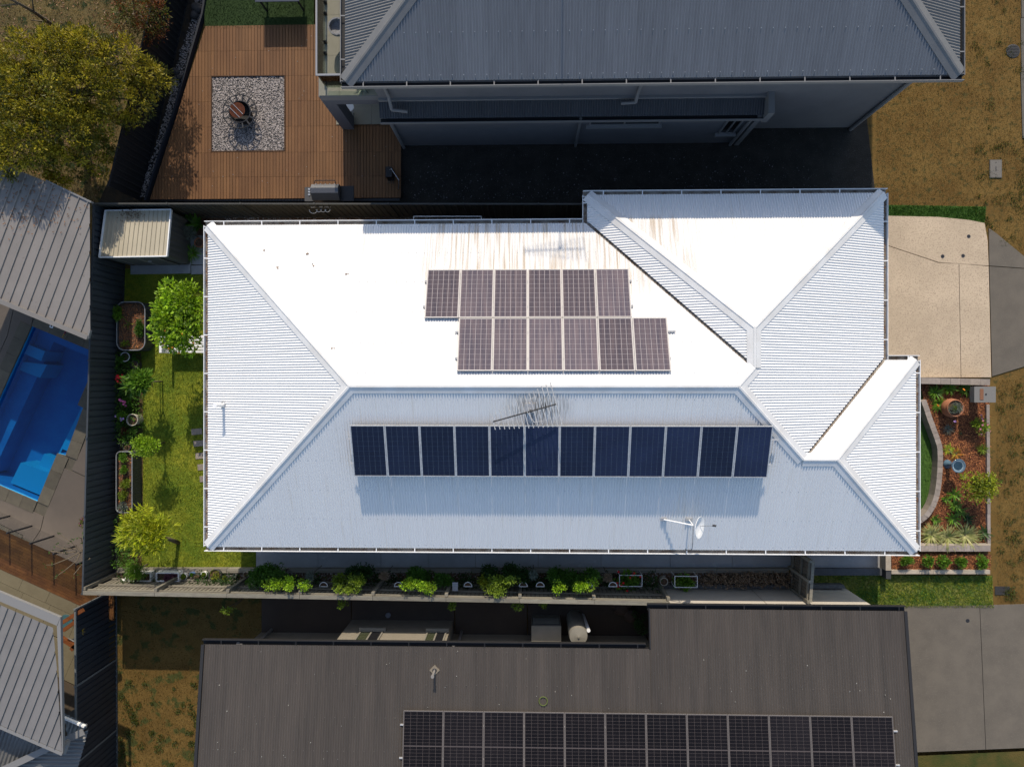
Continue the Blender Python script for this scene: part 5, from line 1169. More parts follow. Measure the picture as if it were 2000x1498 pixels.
# fire pit
c = P(478, 228, .13); t = thing('fire_pit', 'round black iron fire pit with rusty grate standing on the white pebbles', 'fire pit', c)
MB().lathe(c, [(.26, 0), (.30, .05), (.33, .22), (.37, .38), (.38, .38), (.36, .34), (.30, .2), (.001, .15)], 24).build('bowl', M('fire_iron', (.018, .017, .016), rough=.7), t)
MB().path([(c.x + .36 * math.cos(k * .262), c.y + .36 * math.sin(k * .262), c.z + .40) for k in range(24)], .02, closed=True).build('rim', dmetal, t)
MB().path([(c.x + .56 * math.cos(k * .262), c.y + .56 * math.sin(k * .262), c.z + .42) for k in range(24)], .017, closed=True).build('outer_ring', dmetal, t)
for k in range(14):
    a = k * 2 * math.pi / 14; MB().beam((c.x + .36 * math.cos(a), c.y + .36 * math.sin(a), c.z + .40), (c.x + .56 * math.cos(a), c.y + .56 * math.sin(a), c.z + .42), .045, .014).build('spoke', dmetal, t)
gc = Vector((c.x - .06, c.y + .03, c.z + .46)); gr = MB().disc((gc.x, gc.y, gc.z), .26, 20).build('grate', rust, t)
for k in range(9):
    o = -.2 + k * .05; hl = math.sqrt(.26 ** 2 - o * o); MB().beam(gc + Vector((o, -hl, .01)), gc + Vector((o, hl, .01)), .006, .006).build('grate_bar', rust, gr)
for o in (-.05, .06): MB().beam(gc + Vector((-.2 + o, .14 + o, .02)), gc + Vector((.14 + o, -.2 + o, .02)), .014, .01).build('poker', galv, t)
for k in range(4):
    a = k * math.pi / 2 + .5; MB().tube((c.x + .5 * math.cos(a), c.y + .5 * math.sin(a), c.z - .02), (c.x + .36 * math.cos(a), c.y + .36 * math.sin(a), c.z + .4), .014).build('leg', dmetal, t)
# barbecue
a, b = P(594, 362, .95), P(690, 392, .95); t = thing('barbecue', 'stainless steel gas barbecue with hood on the deck at the north fence', 'barbecue', ((a.x + b.x) / 2, (a.y + b.y) / 2, .15))
x = lambda v: P(v, 370, .95).x
MB().box(x(612), x(663), b.y, a.y, .4, .95).build('cabinet', M('bbq_steel', (.12, .12, .125), rough=.35, metal=.5), t); m = MB()
hx0, hx1, ym = x(611), x(664), a.y - .02
prof = [(a.y, .95), (a.y - .02, 1.1), (a.y - .16, 1.2), (a.y - .32, 1.18), (b.y, 1.0), (b.y, .95)]
V = [(hx0, *p) for p in prof] + [(hx1, *p) for p in prof]; m.add(V, [(i, (i + 1) % 6, 6 + (i + 1) % 6, 6 + i) for i in range(6)] + [(5, 4, 3, 2, 1, 0), (6, 7, 8, 9, 10, 11)]); m.build('hood', MATS['bbq_steel'], t)
MB().path([(x(617), a.y + .0, 1.12), (x(619), a.y + .09, 1.14), (x(657), a.y + .09, 1.14), (x(659), a.y, 1.12)], .014).build('hood_handle', dmetal, t)
MB().box(x(594), x(611), b.y, a.y - .05, .86, .9).build('side_shelf', greypot, t); MB().box(x(664), x(690), b.y, a.y - .02, .84, .9).build('side_shelf', blackpl, t)
for k in range(3): MB().tube((x(603), a.y - .12 - k * .09, .9), (x(603), a.y - .12 - k * .09, .92), .035).build('burner', galv, t)
for k in range(5): MB().tube((x(618 + k * 9), a.y + .0, .99), (x(618 + k * 9), a.y + .03, .99), .018).build('knob', galv, t)
for xx in (x(615), x(660)):
    for yy in (a.y - .06, b.y + .06): MB().box(xx - .02, xx + .02, yy - .02, yy + .02, .15, .4).build('leg', dmetal, t)
# planter strip along the diagonal
t = thing('deck_kerb', 'black steel edging strip along the diagonal left side of the red brown deck', 'edging', P(345, 200, 0))
q = PX([(404, 0), (410, 0), (398, 60), (300, 392), (288, 392), (392, 55)], .18)
m = MB(); pa, pb = P(407, -70, .0), P(290, 392, .0)
pts = [P(416, -60, 0), P(400, 35, 0), P(372, 130, 0), P(345, 225, 0), P(318, 305, 0), P(290, 395, 0)]
for i in range(5): MB().beam(pts[i] + Vector((0, 0, .1)), pts[i + 1] + Vector((0, 0, .1)), .06, .26).build('edging_strip', M('edging_black', (.02, .022, .028), rough=.5) if 'edging_black' not in MATS else MATS['edging_black'], t)
PS = PX([(396, -60), (412, -60), (396, 35), (368, 130), (341, 225), (312, 305), (284, 385), (268, 385), (300, 300), (325, 215), (345, 130), (370, 50)], .05)
sheet(PS, .05).build('pebble_planter', soildark, kind='structure'); m = MB()
for xx, yy in scat(PS, 1500): m.rock((xx, yy, .06), random.uniform(.015, .03), random.random() * .7)
m.build('planter_pebbles', stone, kind='stuff')
for k, (xx, yy, r_) in enumerate([(385, 18, .30), (380, 30, .24), (344, 141, .20), (350, 152, .16), (336, 155, .12), (277, 322, .16), (292, 318, .10), (352, 100, .1)]):
    m = MB(); m.rock(P(xx, yy, .1), r_, .5, sq=.8); o = m.build('boulder', boulder, label=['largest dark boulder at the top of the pebble planter', 'second boulder touching the largest one', 'upper boulder of the middle trio in the pebble planter', 'right boulder of the middle trio', 'small left boulder of the middle trio', 'round boulder at the lower end of the pebble planter', 'small stone beside the lower round boulder', 'single small stone between the top and middle boulders'][k], cat='boulder', group='boulders in the pebble planter')
    mod = o.modifiers.new('s', 'SUBSURF'); mod.levels = 2; mod.render_levels = 2

# ------------------------------------------------------------------ trees top left
def bigtree(name, label, spec, matA, matB, leaves, L, W, base, trz, tr, cat='tree'):
    t = thing(name, label, cat, (base.x, base.y, 0)); ma, mb = MB(), MB(); tips = []
    for (px, py, z, r) in spec:
        c = P(px, py, z); tips.append(c)
        for k in range(int(80 * r * r) + 8):
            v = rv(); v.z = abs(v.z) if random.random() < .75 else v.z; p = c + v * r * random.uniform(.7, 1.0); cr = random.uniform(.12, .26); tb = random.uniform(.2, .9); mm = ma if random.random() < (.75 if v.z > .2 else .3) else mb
            for j in range(leaves):
                u = rv(); q = p + u * cr * random.uniform(.3, 1); mm.leaf(q, (u + v * .6 + rv() * .5), rv(), L * random.uniform(.6, 1.3), W, min(1, max(0, tb + random.uniform(-.3, .3))))
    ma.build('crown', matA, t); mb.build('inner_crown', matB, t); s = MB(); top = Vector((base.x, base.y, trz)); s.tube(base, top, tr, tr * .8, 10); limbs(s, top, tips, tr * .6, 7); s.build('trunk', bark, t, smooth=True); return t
bigtree('golden_green_tree', 'large golden green spreading tree in the top left corner', [(60, 135, 2.8, 1.0), (120, 108, 2.7, .8), (180, 112, 2.4, .85), (240, 122, 2.0, .75), (290, 155, 1.7, .65), (30, 200, 3.0, 1.1), (100, 190, 3.1, 1.1), (180, 180, 2.6, 1.0), (250, 195, 1.9, .75), (60, 270, 3.0, 1.0), (135, 262, 2.6, 1.0), (195, 250, 1.9, .75), (185, 305, 1.5, .6), (130, 325, 2.0, .6), (15, 300, 2.8, .8), (-30, 160, 3.0, 1.1), (-50, 260, 3, 1.1), (150, 92, 2.4, .5)], L_olive, L_olive2, 46, .10, .042, P(170, 230, 0), 1.7, .16)  # gold above, darker green inside: sunlight on the crown put into leaf colour
bigtree('red_tipped_shrub', 'red tipped bushy shrub at the top left beside the black fence', [(265, 20, 2.2, .55), (300, 30, 2.0, .5), (240, 50, 1.8, .45), (280, 60, 1.6, .45), (255, -10, 2.2, .6), (305, 65, 1.2, .35)], L_red, L_olive2, 30, .09, .03, P(290, 50, 0), .8, .06, 'shrub')
bigtree('low_green_shrub', 'low green shrub under the big tree above the pan roof', [(20, 350, 1.4, .5), (50, 365, 1.2, .35), (-10, 330, 1.5, .5)], L_olive2, L_dark, 26, .08, .03, P(40, 340, 0), .6, .05, 'shrub')
base = P(118, 62, 0); t = thing('bare_gum_tree', 'thin bare limbed tree leaning out of the top left corner', 'tree', base); s = MB()
pts = [base, P(95, 44, 1.6), P(66, 24, 2.8), P(38, 8, 3.6), P(10, -6, 4.2), P(-40, -40, 5)]
for i in range(5): s.tube(pts[i], pts[i + 1], .075 - i * .012, .063 - i * .012, 8, cap=False)
for a, b in ((pts[2], P(62, -8, 3.6)), (pts[3], P(0, 12, 4.4)), (pts[1], P(60, 40, 2.6)), (P(62, -8, 3.6), P(52, -40, 4.4))): s.tube(a, b, .03, .012, 6, cap=False)
s.build('trunk', bark, t, smooth=True); m = MB()
for xx, yy, z in ((60, -130, 5), (20, -100, 5.2), (100, -110, 5), (130, -150, 5), (0, -60, 5)): crown(m, P(xx, yy, z), .6, .5, .4, 16, 26, .11, .03, .25)
m.build('crown', L_olive2, t)
DG = PX([(-100, -60), (320, -60), (320, 60), (250, 200), (190, 400), (-100, 400)], .004); grass('bushland_grass', DG, 20000, .06, blade3, .004)
m = MB()
for p in scat(DG, 1800): m.leaf(Vector((p[0], p[1], .015)), Vector((random.uniform(-1, 1), random.uniform(-1, 1), .2)), Vector((0, 0, 1)), .09, .03, random.random())
m.build('leaf_litter', L_fallen, kind='stuff')

# ------------------------------------------------------------------ pan roofed pergola and pool, left
RZ = 2.5
ea, eb = P(0, 590, RZ), P(172, 661, RZ); ed = (eb - ea).normalized(); ed.z = 0; en = Vector((-ed.y, ed.x, 0))
if en.y < 0: en = -en
def uv(px, py): p = P(px, py, RZ) - ea; return (p.dot(ed), p.dot(en))
pergola = thing('pergola_roof', 'dull grey beige pan roof with long ribs over the patio left of the pool fence', 'pergola', (ea.x, ea.y, 0))
poly = [(-3.0, .10), uv(171, 661), uv(176.5, 648), uv(180, 397), uv(92, 356), (-3.0, uv(92, 356)[1])]
poly = [(u, max(v, .10)) for u, v in poly]
face_sheets(pergola, poly, Vector((ea.x, ea.y, 0)), ed, en, lambda u, v: RZ + .03 * v, proof, .30, [(0, 0), (.86, 0), (.88, .032), (.97, .032)], .30, lift=0)
q = [ea - ed * 3, P(172, 662, RZ)]; MB().beam(q[0] + en * .04 + Vector((0, 0, .01)), q[1] + en * .04 + Vector((0, 0, .01)), .14, .12).build('gutter', M('pergola_gutter', (.17, .155, .14), rough=.5), pergola)
a, b = P(173, 661, RZ), P(177, 645, RZ); MB().beam(a, b, .04, .10).build('fascia', gtrim, pergola); a, b = P(92, 354, RZ + .1), P(180, 396, RZ + .1); MB().beam(a, b, .05, .12).build('fascia', gtrim, pergola)
for px, py in ((-40, 560), (-60, 420)): p = P(px, py, RZ) + en * .2; MB().box(p.x - .05, p.x + .05, p.y - .05, p.y + .05, 0, RZ - .06).build('post', gtrim, pergola)
m = MB()
for _ in range(260):
    p = P(random.gauss(60, 55), random.gauss(400, 30), RZ + .1)
    u, v = (p - ea).dot(ed), (p - ea).dot(en)
    if inpoly(u, v, poly): m.leaf(Vector((p.x, p.y, RZ + .03 * v + .02)), Vector((random.uniform(-1, 1), random.uniform(-1, 1), .1)), Vector((0, 0, 1)), .08, .03, random.random())
m.build('roof_leaves', L_fallen, pergola, kind='stuff')
# paving
PV = PX([(-200, 520), (236, 520), (232, 1130), (228, 1180), (-200, 930)], .004); 
pl = [(p.x, p.y) for p in POOL]
pav = thing('pool_surround', 'large brown grey paving slabs round the blue pool', 'paving', P(150, 950, 0))
fx = P(231, 800, 0).x
# slabs right and below the coping
def pslab(pts, z=.05, mat=pave, nm='paving_slab'):
    q = [(p.x, p.y) for p in PX(pts, z)]; q = clip(q, [(1, 0, fx)])
    if q: MB().prism(q, -.1, z).build(nm, mat, pav)
pslab([(205, 560), (245, 560), (245, 940), (177, 935), (140, 917.5), (172, 850), (216, 740)])
pslab([(124.5, 914), (245, 966), (245, 1150), (70, 1075), (86, 1010)])
pslab([(0, 968), (85, 1008), (69, 1074), (-60, 1015), (-60, 942)]); pslab([(-60, 560), (30, 585), (14, 655), (-20, 730), (-60, 760)])
pslab([(31, 585), (70, 590), (60, 640), (20, 720), (-10, 790), (-58, 880), (-58, 762), (-19, 731), (15, 656)])
pslab([(72, 590), (206, 590), (203, 676), (64, 620)])
# mortar bed under the slabs, open over the pool
_out = [Vector((p[0], p[1], 0)) for p in clip([(p.x, p.y) for p in PX([(-60, 560), (245, 560), (245, 1090), (70, 1078), (-60, 1020)])], [(1, 0, fx)])]
_all = _out + [Vector((p[0], p[1], 0)) for p in pl]; m = MB(); m.add([(p.x, p.y, .03) for p in _all], [tuple(t_) for t_ in tessellate_polygon([_out, _all[len(_out):]])]); m.build('mortar_bed', coping, pav)
# coping tiles round the pool
cent = Vector((sum(p[0] for p in pl) / len(pl), sum(p[1] for p in pl) / len(pl), 0))
for i in range(len(POOL)):
    a, b = POOL[i], POOL[(i + 1) % len(POOL)]; d = b - a; L = d.length
    if L < .05: continue
    d.normalize(); nn = Vector((d.y, -d.x, 0)); 
    test = (a + b) / 2 + nn * .05
    if inpoly(test.x, test.y, pl): nn = -nn
    if L < .35: continue
    k = max(1, round(L / .62))
    for j in range(k):
        p = a + d * L * j / k; q = a + d * L * (j + 1) / k; g_ = d * .004
        pg = clip([(v.x, v.y) for v in (p + g_, q - g_, q - g_ + nn * .42, p + g_ + nn * .42)], [(1, 0, fx)])
        if pg: MB().prism(pg, .0, .058 + i * .0006).build('coping_tile', coping, pav)
pool = thing('swimming_pool', 'bright blue fibreglass swimming pool beside the left fence', 'pool', (cent.x, cent.y, 0))
N = len(pl); V = [(*p, .02) for p in pl] + [(*p, -1.15) for p in pl]
MB().add(V, [(i, (i + 1) % N, N + (i + 1) % N, N + i) for i in range(N)]).build('shell_wall', gelcoat, pool)
MB().add([(*p, -1.15) for p in pl], [tuple(range(N))]).build('shell_floor', gelcoat, pool)
def ledge(pts, z, nm='bench', mt=gelcoat):
    q = PX(pts, -.1); q = clip([(p.x, p.y) for p in q], [(1, 0, fx)]); MB().prism(q, -1.14, z).build(nm, mt, pool)
ledge([(66, 641), (97, 654), (-30, 926), (-58, 914)], -.45); ledge([(66, 641), (192, 694), (187, 706), (60, 653)], -.40, 'bench')
ledge([(50, 672), (84, 686), (76, 705), (42, 690)], -.2, 'step', gelled); ledge([(36, 706), (84, 712), (70, 738), (28, 722)], -.3, 'step', gelled)
ledge([(152, 792), (163, 798), (130, 886), (112, 878), (75, 972), (10, 945), (30, 905), (85, 925)], -.35, 'step', gelled); ledge([(40, 935), (62, 890), (96, 905), (75, 950)], -.7, 'step', gelled)
MB().add([(p[0], p[1], -.06) for p in pl], [tuple(range(N))]).build('water_surface', waterm, pool)
c = P(101, 637, .05); o = thing('skimmer_lid', 'small pale square skimmer lid between the pergola gutter and the pool', 'skimmer lid', c)
MB().obox((c.x, c.y), ed, .12, .12, .04, .062).build('lid', white, o); MB().obox((c.x, c.y), ed, .06, .06, .063, .066).build('lid_ring', greypot, o)
a, b = P(128, 648, .2), P(122, 659, .2); o = thing('pool_toy', 'red and yellow pool brush handle lying at the pool edge', 'pool brush', a); MB().tube(a, a.lerp(b, .4), .025).build('handle', M('toy_red', (.15, .01, .03), rough=.5), o); MB().tube(a.lerp(b, .4), b, .02).build('shaft', M('toy_yellow', (.25, .14, .01), rough=.5), o)
# timber deck below the pool, boards along the fence line
d0, d1 = P(-60, 976, 0), P(240, 1112, 0); dd_ = (d1 - d0).normalized(); dn = Vector((-dd_.y, dd_.x, 0)); dn = -dn if dn.y > 0 else dn
wdk = (P(0, 1107, 0) - P(0, 1003, 0)).dot(dn); dk = thing('pool_deck', 'red brown merbau timber deck behind the glass pool fence', 'deck', d0)
nb = round(wdk / .095)
for k in range(nb):
    m = MB(); s0 = random.uniform(-1.8, 0)
    while s0 < (d1 - d0).length:
        e0 = s0 + random.uniform(1.2, 2.4); a, b = max(0, s0), e0 - .004; s0 = e0
        if b <= a: continue
        q = [d0 + dd_ * a + dn * (k * .095 + .003), d0 + dd_ * b + dn * (k * .095 + .003), d0 + dd_ * b + dn * (k * .095 + .092), d0 + dd_ * a + dn * (k * .095 + .092)]
        q = clip([(v.x, v.y) for v in q], [(1, 0, P(224, 0, 0).x)])
        if q: m.prism(q, .0, .06, random.random())
    m.build('deck_boards', deck2, dk, kind='stuff')
def along(px, py, w_, z, mt, par, nm='paving_slab', n=6):
    a = P(px, py, z); L = 6.2
    for k in range(n):
        q = [a + dd_ * (L * k / n + .004), a + dd_ * (L * (k + 1) / n - .004), a + dd_ * (L * (k + 1) / n - .004) + dn * w_, a + dd_ * (L * k / n + .004) + dn * w_]
        q = clip([(v.x, v.y) for v in q], [(1, 0, P(211, 0, 0).x)])
        if q: MB().prism(q, -.05, z).build(nm, mt, par)
terr = thing('limestone_terrace', 'cream limestone paving strip between the merbau deck and the lower left house', 'paving', P(60, 1160, 0))
along(-60, 1081.5, .44, .05, lime, terr); along(-60, 1109.5, .9, .045, lime, terr); along(-60, 1168, 1.2, .04, lime, terr); along(-60, 1245, 2.6, .035, M('painted_shade_paving', (.075, .055, .035), rough=.9), terr)  # last strip is darker: shade painted into its paving colour
# glass pool fence
gf = thing('glass_pool_fence', 'frameless glass pool fence on slim dark posts beside the merbau deck', 'fence', P(62, 1027, 0))
for k in range(-2, 4):
    p = P(62, 1027, .05) + dd_ * (.84 * k); q = p + dd_ * .84
    if p.x > fx - .1: continue
    MB().box(p.x - .025, p.x + .025, p.y - .025, p.y + .025, .05, 1.17).build('post', dmetal, gf)
    if q.x < fx: MB().hexa([p + dd_ * .03, q - dd_ * .03, q - dd_ * .03 + dn * .012, p + dd_ * .03 + dn * .012], [v + Vector((0, 0, 1.05)) for v in (p + dd_ * .03, q - dd_ * .03, q - dd_ * .03 + dn * .012, p + dd_ * .03 + dn * .012)]).build('glass_panel', clear, gf)
bush('flowering_shrub', 'green shrub with tiny pink flowers on the paving beside the left fence', 'shrub', 172, 1020, .4, .3, .5, L_olive2, extra=[('flower', M('small_pink', (.2, .04, .12)), 8, .03)], L=.06, W=.035)
bush('flowering_shrub', 'narrow dark green shrub between the paving and the left fence', 'shrub', 182, 1050, .3, .22, .6, L_dark, L=.06, W=.035, ry=.45)
base = P(215, 1090, 0); t = thing('bare_branch_plant', 'bare spreading branches with few leaves over the merbau deck', 'plant', base); s = MB(); m = MB()
hub_ = P(168, 1072, 1.5); s.tube(base, hub_, .03, .022, 7)
br = [[(168, 1072), (158, 1075), (140, 1060), (117, 1043)], [(168, 1072), (135, 1090), (102, 1103), (90, 1103)], [(160, 1074), (150, 1095), (125, 1115), (112, 1124)], [(165, 1072), (158, 1050), (148, 1053)], [(172, 1070), (166, 1060), (162, 1047)], [(176, 1090), (160, 1103), (144, 1122)], [(150, 1077), (125, 1080), (98, 1076)], [(148, 1072), (128, 1072), (108, 1066)]]
for b_ in br:
    q = [P(x_, y_, 1.5 + .12 * i) for i, (x_, y_) in enumerate(b_)]
    for i in range(len(q) - 1): s.tube(q[i], q[i + 1], .02 - .004 * i, .016 - .004 * i, 6, cap=False)
    for k in range(3): m.leaf(q[-1] + rv() * .05, rv(), Vector((0, 0, 1)), .12, .035, random.random()); m.leaf(q[-2] + rv() * .05, rv(), Vector((0, 0, 1)), .12, .035, random.random())
s.build('branches', twig, t); m.build('foliage', leafmat('dim_green_leaf', (.05, .10, .012), (.035, .08, .01)), t)

# ------------------------------------------------------------------ lower left house
lz = 3.0
h2 = thing('pale_roofed_house', 'house with pale standing seam roof and white corrugated lower roof in the bottom left corner', 'house', P(40, 1340, 0))
ra_, rb_ = P(0, 1415, lz), P(122, 1468, lz); rd = (rb_ - ra_).normalized(); rn = Vector((-rd.y, rd.x, 0)); rn = -rn if rn.y < 0 else rn
def uv2(px, py): p = P(px, py, lz) - ra_; return (p.dot(rd), p.dot(rn))
poly = [(-2.5, 0), uv2(121, 1467.6), uv2(117, 1222), (-2.5, uv2(117, 1222)[1] )]; poly = [uv2(-200, 1328), uv2(121, 1467.6), uv2(117, 1222), uv2(-200, 1082)]
poly = [(-3, 0), (uv2(121, 1467.6)[0], 0), uv2(114, 1300), (uv2(108, 1223)[0], uv2(108, 1223)[1]), (-3, uv2(108, 1223)[1])]
face_sheets(h2, poly, Vector((ra_.x, ra_.y, 0)), rd, rn, lambda u, v: lz + .03 * v, proof2, .258, [(0, 0), (.90, 0), (.915, .035), (.975, .035)], .258, lift=0)
zt2 = lz + .03 * poly[2][1] + .02
q = [P(x_, y_, zt2) for x_, y_ in ((-200, 1072), (118, 1205.5), (112, 1222), (-200, 1089))]; MB().hexa([v - Vector((0, 0, .1)) for v in q[::-1]], q[::-1]).build('barge_flashing', M('pale_flashing', (.19, .182, .172), rough=.5), h2)
q = [P(x_, y_, zt2) for x_, y_ in ((111, 1222), (118, 1205), (123, 1469), (121.5, 1469))]; q2 = [Vector((v.x, v.y, v.z)) for v in q]; MB().hexa([v - Vector((0, 0, .10)) for v in q2[::-1]], q2[::-1]).build('barge_flashing', MATS['pale_flashing'], h2)
a, b = P(-200, 1330, lz), P(122, 1470, lz); MB().beam(a - Vector((0, 0, .05)) - rn * .04, b - Vector((0, 0, .05)) - rn * .04, .10, .1).build('gutter', MATS['pale_flashing'], h2)
q = [P(x_, y_, -.3) for x_, y_ in ((-300, 1050), (90, 1216), (90, 1430), (-300, 1280))]; MB().prism([(v.x, v.y) for v in q], -.3, lz - .25).build('wall', gwall, h2)
lo = 2.2
def low(pts, ud, slope_pt, mat, up):
    qs = [P(x_, y_, lo) for x_, y_ in pts]; o_ = qs[0]; vd = Vector((-ud.y, ud.x, 0)); vd = vd if vd.dot(up) > 0 else -vd
    face_sheets(h2, [((v - o_).dot(ud), (v - o_).dot(vd)) for v in qs], Vector((o_.x, o_.y, 0)), ud, vd, lambda u, v: lo + .12 * v - .1, mat, .0762 * 1.6, CORR, .9, amp=1.5)
wr1 = M('white_lower_roof', (.16, .157, .15), (.145, .142, .135), rough=.5, scale=2)
low([(-80, 1385), (84, 1468), (10, 1500), (-80, 1545)], rd, 0, wr1, rn)
low([(86, 1466), (163, 1432), (145, 1500), (118, 1570), (-60, 1570), (12, 1500)], Vector((rd.y, -rd.x, 0)) if False else Vector((.08, .997, 0)).normalized(), 0, wr1, Vector((-1, 0, 0)))
low([(120, 1395), (166, 1417), (166, 1424), (124, 1448)], rd, 0, wr1, rn)
a, b = P(163, 1428, lo + .12), P(5, 1503, lo + .12); MB().beam(a, b, .2, .03).build('ridge_cap', MATS['pale_flashing'], h2)
a, b = P(133, 1447, lo + .25), P(125, 1470, lo + .25); MB().tube(a, b, .07, n=10).build('downpipe', MATS['pale_flashing'], h2); MB().tube(a, a + Vector((0, 0, .5)), .07, n=10).build('downpipe', MATS['pale_flashing'], h2)
a, b = P(123, 1400, lo), P(166, 1418, lo); MB().beam(a, b, .05, .1).build('gutter', white, h2)
# awning-like pale sail and dark roof slot near the fence
q = [P(x_, y_, 1.2) for x_, y_ in ((128, 1395), (166, 1372), (166, 1412))]; MB().add([v - Vector((0, 0, .02)) for v in q] + q, [(0, 1, 2), (5, 4, 3), (0, 3, 4, 1), (1, 4, 5, 2), (2, 5, 3, 0)]).build('shade_sail', M('sail_grey', (.075, .07, .06), rough=.9), label='flat grey triangular shade panel squeezed between the lower left roof and the fence', cat='shade panel')
for k, (x0, y0, x1, y1, z) in enumerate([(116, 1219, 162, 1191, 1.6), (116, 1243, 162, 1272, 1.2), (140, 1268, 163, 1246, 1.2), (125, 1230, 160, 1205, 1.0)]):
    MB().beam(P(x0, y0, z), P(x1, y1, z), .12, .12).build('pergola_beam', redbeam, label=['topmost', 'falling', 'lowest', 'thin middle'][k] + ' red timber beam between the lower left house and the fence', cat='beam', group='red beams by the lower left house')
c = P(129, 1214, 1.0); t = thing('bar_table', 'round table with turquoise rim under the topmost red beam', 'table', (c.x, c.y, 0)); MB().lathe(c, [(.001, .0), (.24, 0), (.24, .03), (.001, .03)], 20).build('tabletop', M('turquoise_top', (.04, .10, .11), rough=.5), t)
for k in range(4): MB().tube((c.x + .15 * math.cos(k * 1.57), c.y + .15 * math.sin(k * 1.57), .05), (c.x + .12 * math.cos(k * 1.57), c.y + .12 * math.sin(k * 1.57), 1.0), .02).build('leg', redbeam, t)
c = P(138, 1254, .95); t = thing('folding_stool', 'white folding stool below the red timber beams', 'stool', (c.x, c.y, 0)); MB().obox((c.x, c.y), (1, -.4), .3, .17, .93, .96).build('seat', M('stool_white', (.22, .22, .22), rough=.5), t)
for sx in (-.12, .12): MB().beam((c.x + sx - .08, c.y + .05, .05), (c.x + sx + .08, c.y - .05, .93), .02, .02).build('leg', MATS['stool_white'], t); MB().beam((c.x + sx + .08, c.y + .05, .05), (c.x + sx - .08, c.y - .05, .93), .02, .02).build('leg', MATS['stool_white'], t)
rosette('fence_tuft', 'tuft of yellow green grass at the top of the lower left fence', 'plant', 156, 1232, 1.4, .2, 30, .012, L_olive, lift=.5)

# ------------------------------------------------------------------ dark roofed house below
dz = 2.25; dsl = .135
hx0, hx1 = P(397, 1260, dz).x, P(1773, 1195, dz).x; gxs = P(1270, 1200, dz).x; gy1_ = P(1000, 1264, dz).y; gy2 = P(1500, 1194, dz).y; ys_ = gy1_ - 9
dh = thing('dark_roofed_house', 'low house with dark brown corrugated roof filling the bottom of the photograph', 'house', ((hx0 + hx1) / 2, gy1_ - 4, -.4))
def DF(x0, x1, y1, y0, z1): face_sheets(dh, [(0, 0), (x1 - x0, 0), (x1 - x0, y1 - y0), (0, y1 - y0)], Vector((x0, y1, 0)), X, -Y, lambda u, v: z1 + dsl * v, droof, .0762, CORR, .762)
zoff = dsl * (gy2 - gy1_)
DF(hx0, gxs, gy1_, ys_, dz); DF(gxs, hx1, gy2, ys_, dz - zoff + 0.0)
dtrim = M('black_gutter_steel', (.022, .021, .021), rough=.5)
gutter(dh, (hx0, gy1_), (gxs - .12, gy1_), dz - .02, (0, 1), mat=dtrim, inner=blackpl, ext0=.05); gutter(dh, (gxs, gy2), (hx1, gy2), dz - zoff - .02, (0, 1), mat=dtrim, inner=blackpl, ext0=.05, ext1=.05)
for x_, y1_, z_ in ((hx0, gy1_, dz), (hx1, gy2, dz - zoff)): MB().beam((x_, y1_, z_ + .02), (x_, ys_, z_ + .02 + dsl * (y1_ - ys_)), .09, .06).build('barge_capping', dtrim, dh)
MB().beam((gxs, gy2, dz - zoff - .05), (gxs, gy1_, dz - .05), .04, .16).build('barge_capping', dtrim, dh)
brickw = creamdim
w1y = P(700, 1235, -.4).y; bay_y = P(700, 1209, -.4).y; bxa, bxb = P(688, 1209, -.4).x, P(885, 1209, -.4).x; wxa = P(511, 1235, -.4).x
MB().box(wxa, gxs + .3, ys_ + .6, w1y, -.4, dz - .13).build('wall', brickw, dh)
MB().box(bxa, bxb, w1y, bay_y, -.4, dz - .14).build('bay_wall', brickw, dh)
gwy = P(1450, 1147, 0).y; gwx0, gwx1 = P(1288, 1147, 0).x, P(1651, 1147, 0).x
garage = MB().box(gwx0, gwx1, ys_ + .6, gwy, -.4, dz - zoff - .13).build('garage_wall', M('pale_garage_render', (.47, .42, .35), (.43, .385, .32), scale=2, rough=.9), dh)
for px_ in (1410,):
    x_ = P(1463, 1148, 0).x; MB().box(x_ - .008, x_ + .008, gwy + .001, gwy + .004, .25, dz - zoff - .14).build('control_joint', MATS['control_joint'] if 'control_joint' in MATS else M('control_joint', (.12, .1, .07)), dh)
MB().box(hx0 + .0, hx1, ys_, gy1_, dz - .145, dz - .13).build('soffit', dtrim, dh)
MB().box(gxs, hx1 - .02, gy1_, gy2, dz - zoff - .145, dz - zoff - .13).build('soffit', dtrim, dh)
# north facing windows in the bay
def nwin(x0, x1, z0, z1, yy):
    fm = M('cream_window_frame', (.21, .19, .15), rough=.6) if 'cream_window_frame' not in MATS else MATS['cream_window_frame']
    f = MB(); f.box(x0, x1, yy + .002, yy + .04, z0, z0 + .05); f.box(x0, x1, yy + .002, yy + .04, z1 - .05, z1); f.box(x0, x0 + .05, yy + .002, yy + .039, z0 + .05, z1 - .05); f.box(x1 - .05, x1, yy + .002, yy + .039, z0 + .05, z1 - .05); f.box((x0 + x1) / 2 - .025, (x0 + x1) / 2 + .025, yy + .002, yy + .038, z0 + .05, z1 - .05)
    fo = f.build('window', fm, dh); MB().box(x0 + .05, (x0 + x1) / 2 - .025, yy + .003, yy + .012, z0 + .05, z1 - .05).build('pane', M('olive_pane', (.05, .055, .03), rough=.15) if 'olive_pane' not in MATS else MATS['olive_pane'], fo); MB().box((x0 + x1) / 2 + .025, x1 - .05, yy + .003, yy + .016, z0 + .05, z1 - .05).build('fly_screen', blackpl, fo)
    MB().box(x0 - .05, x1 + .05, yy + .002, yy + .11, z0 - .10, z0).build('sill', fm, fo)
